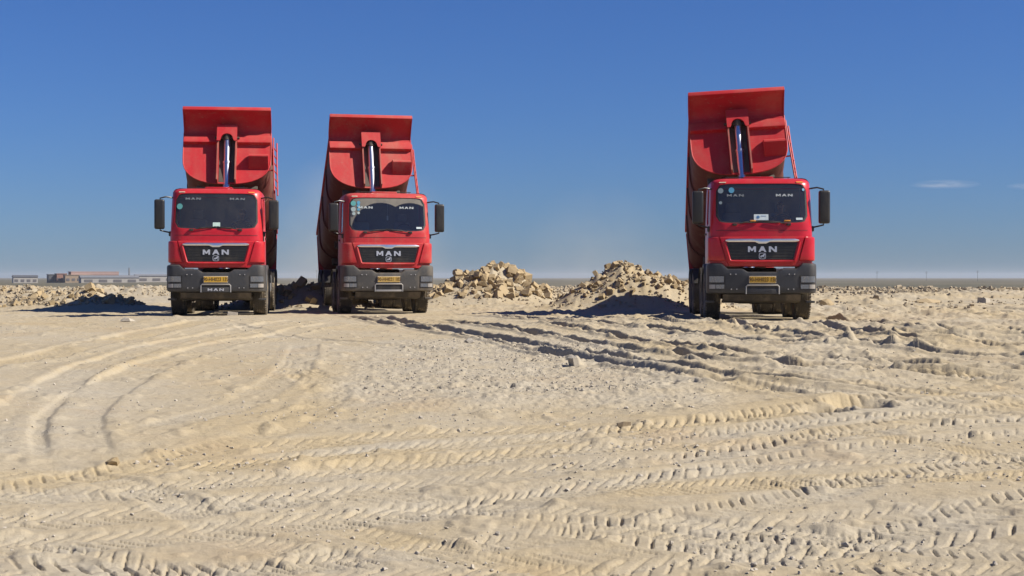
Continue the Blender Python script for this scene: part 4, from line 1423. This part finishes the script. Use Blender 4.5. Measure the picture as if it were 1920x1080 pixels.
# ------------------------------------------------------------------ far buildings and poles on the plain
BR = plain('brick_salmon', (0.26, 0.14, 0.105), .9, scale=.3)
BT = plain('render_tan', (0.28, 0.21, 0.145), .9, scale=.3)
BW = plain('render_white', (0.33, 0.31, 0.28), .9, scale=.3)
BP = plain('render_pink', (0.36, 0.25, 0.22), .9, scale=.3)
BD = plain('sheet_dark', (0.07, 0.075, 0.085), .8, scale=.3)
BG = plain('sheet_grey', (0.15, 0.155, 0.165), .7, scale=.3)
WIN = plain('far_window', (0.12, 0.11, 0.11), .5, scale=.3)
def building(name, label, x0, x1, y0, y1, h, wall, roof, roofh=.8, pitched=False, wins=0, band=None):
    cx, cy = (x0 + x1) / 2, (y0 + y1) / 2
    zb = min(gz(cx, cy), gz(x0, y0), gz(x1, y0)) - .3
    root = empty(name, (cx, cy, zb))
    tag(root, label, 'building', 'far buildings on the plain')
    w, d = (x1 - x0) / 2, (y1 - y0) / 2
    root.rotation_euler = (0, 0, R(24))
    g = G(); g.box(-w, w, -d, d, 0, h); link('wall', g.mesh('wall', smooth=False), wall, root)
    g = G()
    if pitched:
        g.prism([(-d - .5, h), (0, h + roofh), (d + .5, h)], lambda y, z: (-w - .5, y, z), lambda y, z: (w + .5, y, z))
    else:
        g.box(-w - .3, w + .3, -d - .3, d + .3, h, h + roofh)
    link('roof', g.mesh('roof', smooth=False), roof, root)
    if band:
        g = G(); g.box(-w - .1, w + .1, -d - .15, -d + .5, h - 2.2, h - .05); link('upper_band', g.mesh('band', smooth=False), band, root)
    if wins:
        g = G(); step = 2 * w / wins
        g.box(-step * .28, step * .28, -.12, .12, -1.0, 1.0)
        me = g.mesh('far_window', smooth=False)
        for k in range(wins):
            o = link('window', me, WIN, root)
            o.location = (-w + step * (k + .5), -d - .1, h * .45)
    return root
building('far_shed', 'low white shed with dark roof at the far left horizon', -421, -401.5, 1195, 1207, 5.4, BW, BD, 1.6, True, 4)
building('far_block', 'dark grey block beside the salmon building on the horizon', -394, -386.2, 1200, 1215, 7.2, BD, BG, .5, False, 2)
building('far_block', 'square salmon block left of the long pink building', -386, -377.8, 1196, 1212, 7.8, BR, BR, .4, False, 3)
building('far_hall', 'long salmon building with pale upper band on the horizon', -377, -338, 1205, 1225, 9.2, BR, BP, .5, False, 12, BP)
building('far_annex', 'tan annex in front of the long salmon building', -375, -353, 1185, 1200, 6.6, BT, BT, .4, False, 5)
building('far_shed', 'long low shed with grey roof right of the salmon building', -354, -308, 1160, 1176, 4.6, BW, BG, 1.9, True, 4)
building('far_shed', 'small grey-roofed shed nearest the leftmost truck on the horizon', -322, -288, 1210, 1222, 5.6, BW, BG, 1.4, True, 3)
def pole(name, label, x, y, h, w, arms=True):
    zb = gz(x, y) - .3
    root = empty(name, (x, y, zb))
    tag(root, label, 'pole', 'far poles on the plain')
    g = G(); g.tube([(0, 0, 0), (0, 0, h)], [w, w * .7], 8); link('shaft', g.mesh('shaft'), BG, root)
    if arms:
        for k in (0, 1):
            g = G(); g.box(-1.4 + .3 * k, 1.4 - .3 * k, -.12, .12, h - 1.0 - k * 1.2, h - .75 - k * 1.2); link('crossarm', g.mesh('crossarm', smooth=False), BG, root)
pole('chimney_stack', 'thin dark chimney rising behind the low sheds', -323, 1200, 12.6, .75, False)
pole('utility_pole', 'faint utility pole on the horizon, nearest the lone truck', 385, 1500, 11, .22)
pole('utility_pole', 'faint utility pole on the horizon, second from the lone truck', 437, 1500, 11, .22)
pole('utility_pole', 'faint utility pole on the horizon, farthest from the lone truck', 491, 1500, 12, .24)
pole('utility_pole', 'faint pole between the two left trucks on the horizon', -206, 1500, 13, .25)

# ------------------------------------------------------------------ air: haze, dust raised behind the trucks, one wisp of cloud
def volume_box(name, lo, hi, density, color, label, aniso=.2):
    g = G(); g.box(lo[0], hi[0], lo[1], hi[1], lo[2], hi[2])
    m, nt, out = new_mat(name)
    v = N(nt, 'ShaderNodeVolumePrincipled')
    v.inputs['Color'].default_value = (*color, 1)
    v.inputs['Density'].default_value = density
    v.inputs['Anisotropy'].default_value = aniso
    nt.links.new(v.outputs[0], out.inputs['Volume'])
    o = link(name, g.mesh(name, smooth=False), m)
    return tag(o, label, kind='stuff')
volume_box('haze', (-9100, -9100, -8), (9100, 9100, 24), .00008, (.80, .84, .92), 'pale haze over the far plain')

def puff(name, loc, size, density, color, label, scale, seed, cat=None, thr=(.42, .75)):
    """soft cloud of particles: an ellipsoid whose density falls off outward and is broken up by noise"""
    bm = bmesh.new()
    bmesh.ops.create_icosphere(bm, subdivisions=3, radius=1.0)
    me = bpy.data.meshes.new(name); bm.to_mesh(me); bm.free()
    m, nt, out = new_mat(name)
    v = N(nt, 'ShaderNodeVolumePrincipled')
    v.inputs['Color'].default_value = (*color, 1)
    tc = N(nt, 'ShaderNodeTexCoord')
    ln = nt.nodes.new('ShaderNodeVectorMath'); ln.operation = 'LENGTH'
    nt.links.new(tc.outputs['Object'], ln.inputs[0])
    fall = mth(nt, 'SUBTRACT', 1.0, ln.outputs['Value'], clamp=True)
    n1 = N(nt, 'ShaderNodeTexNoise', Scale=scale, Detail=4.0, Roughness=.6)
    mp = N(nt, 'ShaderNodeMapping'); mp.inputs['Location'].default_value = (seed, seed * .7, 0)
    nt.links.new(tc.outputs['Object'], mp.inputs[0]); nt.links.new(mp.outputs[0], n1.inputs['Vector'])
    r1 = ramp(nt, n1.outputs[0], [(thr[0], 0.0), (thr[1], 1.0)])
    d = mth(nt, 'MULTIPLY', mth(nt, 'MULTIPLY', fall, r1.outputs[0]), density)
    nt.links.new(d, v.inputs['Density'])
    nt.links.new(v.outputs[0], out.inputs['Volume'])
    o = link(name, me, m)
    o.location = loc; o.scale = size
    return tag(o, label, cat, kind='stuff')
puff('dust', (-6.3, 58.0, 2.2), (4.2, 5.0, 4.2), .17, (.80, .76, .68), 'thin dust hanging between the two left trucks', 1.3, 3.0, thr=(.3, .8))
puff('dust', (3.4, 56.0, 1.8), (3.2, 5.0, 3.0), .06, (.80, .76, .68), 'thin dust hanging behind the lone truck', 1.3, 8.0, thr=(.3, .8))
puff('cloud', (912, 3000, 197), (80, 40, 11), .015, (.95, .93, .93), 'small pinkish wisp of cloud low in the sky', 1.6, 5.0, thr=(.38, .7))
puff('cloud', (1080, 3000, 193), (40, 30, 8), .012, (.95, .93, .93), 'faint scrap of cloud at the right edge of the sky', 1.6, 9.0, thr=(.38, .7))

# ------------------------------------------------------------------ the two drivers one can make out behind the glass
SKIN = plain('skin', (0.36, 0.20, 0.14), .6)
JACK = [plain('jacket_navy', (0.035, 0.045, 0.07), .9), plain('jacket_grey', (0.07, 0.072, 0.075), .9)]
TROU = plain('trousers_dark', (0.03, 0.03, 0.035), .9)
HAIR = plain('hair_black', (0.012, 0.010, 0.009), .7)
def skin_mesh(name, verts, edges, radii, levels=2):
    me = bpy.data.meshes.new(name)
    me.from_pydata(verts, edges, [])
    o = bpy.data.objects.new(name, me)
    COL.objects.link(o)
    sk = o.modifiers.new('skin', 'SKIN')
    sk.use_smooth_shade = True
    sv = me.skin_vertices[0].data
    for i, r in enumerate(radii):
        sv[i].radius = (r, r) if not isinstance(r, tuple) else r
        sv[i].use_root = (i == 0)
    ss = o.modifiers.new('sub', 'SUBSURF'); ss.levels = levels; ss.render_levels = levels
    bpy.context.view_layer.update()
    out = bpy.data.meshes.new_from_object(o.evaluated_get(bpy.context.evaluated_depsgraph_get()))
    bpy.data.objects.remove(o)
    out.materials.clear()
    return out
def chain(V, E, Rr, start, pts):
    k = start
    for p, r in pts:
        V.append(p); Rr.append(r)
        if k is not None: E.append((k, len(V) - 1))
        k = len(V) - 1
    return k
def make_driver(truck_i, label, jacket, turn):
    tx, ty, yaw = TRUCKS[truck_i]
    root = empty('person', (tx, ty, 0), R(yaw))
    off = Matrix.Rotation(R(yaw), 4, 'Z') @ Vector((.57, 1.3, 1.86))
    root.location = (tx + off.x, ty + off.y, off.z)
    tag(root, label, 'person')
    # positions relative to the seat cushion; -y is forward
    V, E, Q = [], [], []
    hips = chain(V, E, Q, None, [((0, .06, .13), (.15, .12))])
    chest = chain(V, E, Q, hips, [((0, .09, .32), (.15, .11)), ((0, .09, .50), (.17, .11))])
    neck = chain(V, E, Q, chest, [((0, .06, .62), .062), ((0, .045, .68), .055)])
    head = chain(V, E, Q, neck, [((turn * .01, .03, .74), (.068, .082)), ((turn * .015, .03, .82), (.076, .092)), ((turn * .015, .035, .89), (.066, .078))])
    chain(V, E, Q, head - 1, [((turn * .03, -.075, .795), .016)])                          # nose
    for s in (-1, 1):
        chain(V, E, Q, head - 1, [((s * .088, .045, .80), .016)])                            # ears
        w = chain(V, E, Q, chest, [((s * .19, .08, .52), .070), ((s * .26, -.02, .34), .052), ((s * .24, -.17, .36), .044), ((s * .205, -.29, .44), .033), ((s * .20, -.325, .475), (.040, .022))])
        for f, (dx, ln) in enumerate(((-.028, .055), (-.010, .066), (.009, .062), (.026, .048))):
            chain(V, E, Q, w, [((s * (.20 + dx), -.355, .492), .0095), ((s * (.20 + dx), -.372, .485 - ln * .2), .0085), ((s * (.20 + dx), -.352, .455), .008)])
        chain(V, E, Q, w, [((s * .165, -.315, .475), .010), ((s * .150, -.335, .462), .009)])     # thumb, from the side of the palm
        chain(V, E, Q, hips, [((s * .11, .0, .10), .095), ((s * .15, -.40, .06), .070), ((s * .16, -.44, -.20), .055), ((s * .16, -.46, -.46), .042), ((s * .16, -.58, -.52), .036)])
    body = link('body', skin_mesh('driver_body', V, E, Q), SKIN, root)
    V, E, Q = [], [], []
    h = chain(V, E, Q, None, [((0, .06, .13), (.165, .135))])
    c = chain(V, E, Q, h, [((0, .09, .32), (.168, .128)), ((0, .09, .50), (.182, .125)), ((0, .07, .585), .085)]) - 1
    for s in (-1, 1):
        chain(V, E, Q, c, [((s * .19, .08, .52), .086), ((s * .26, -.02, .34), .066), ((s * .24, -.17, .36), .056), ((s * .213, -.26, .42), .046)])
    link('jacket', skin_mesh('driver_jacket', V, E, Q), JACK[jacket], root)
    V, E, Q = [], [], []
    h = chain(V, E, Q, None, [((0, .06, .11), (.16, .13))])
    for s in (-1, 1):
        chain(V, E, Q, h, [((s * .11, .0, .10), .108), ((s * .15, -.40, .06), .082), ((s * .16, -.44, -.20), .067), ((s * .16, -.46, -.44), .056)])
    link('trousers', skin_mesh('driver_trousers', V, E, Q), TROU, root)
    g = G()
    rows = []
    for i in range(7):
        t = PI * .5 * i / 6 * 1.05
        rows.append([(turn * .015 + .086 * math.sin(t) * math.cos(a_), .045 + .100 * math.sin(t) * math.sin(a_) - .004, .835 + .098 * math.cos(t) - (.06 * max(0, math.sin(a_)) * math.sin(t))) for a_ in [2 * PI * k / 16 for k in range(16)]])
    g.grid(rows, close=True)
    link('hair', g.mesh('driver_hair', 80), HAIR, root)
    for s in (-1, 1):
        g = G(); g.lathe([(-.012, .0001), (-.006, .010), (.006, .010), (.012, .0001)], 8, (turn * .02 + s * .032, -.052, .825), 'y')
        link('eye', g.mesh('driver_eye'), HAIR, root)
    g = G(); g.tube([(turn * .02 - .025, -.052, .752), (turn * .02, -.060, .75), (turn * .02 + .025, -.052, .752)], .006, 6)
    link('mouth', g.mesh('driver_mouth'), plain('lips', (.24, .09, .08)), root)
make_driver(0, 'driver in a dark navy jacket at the wheel of the leftmost truck', 0, 1)
make_driver(2, 'driver in a grey jacket holding the wheel of the lone truck', 1, -1)
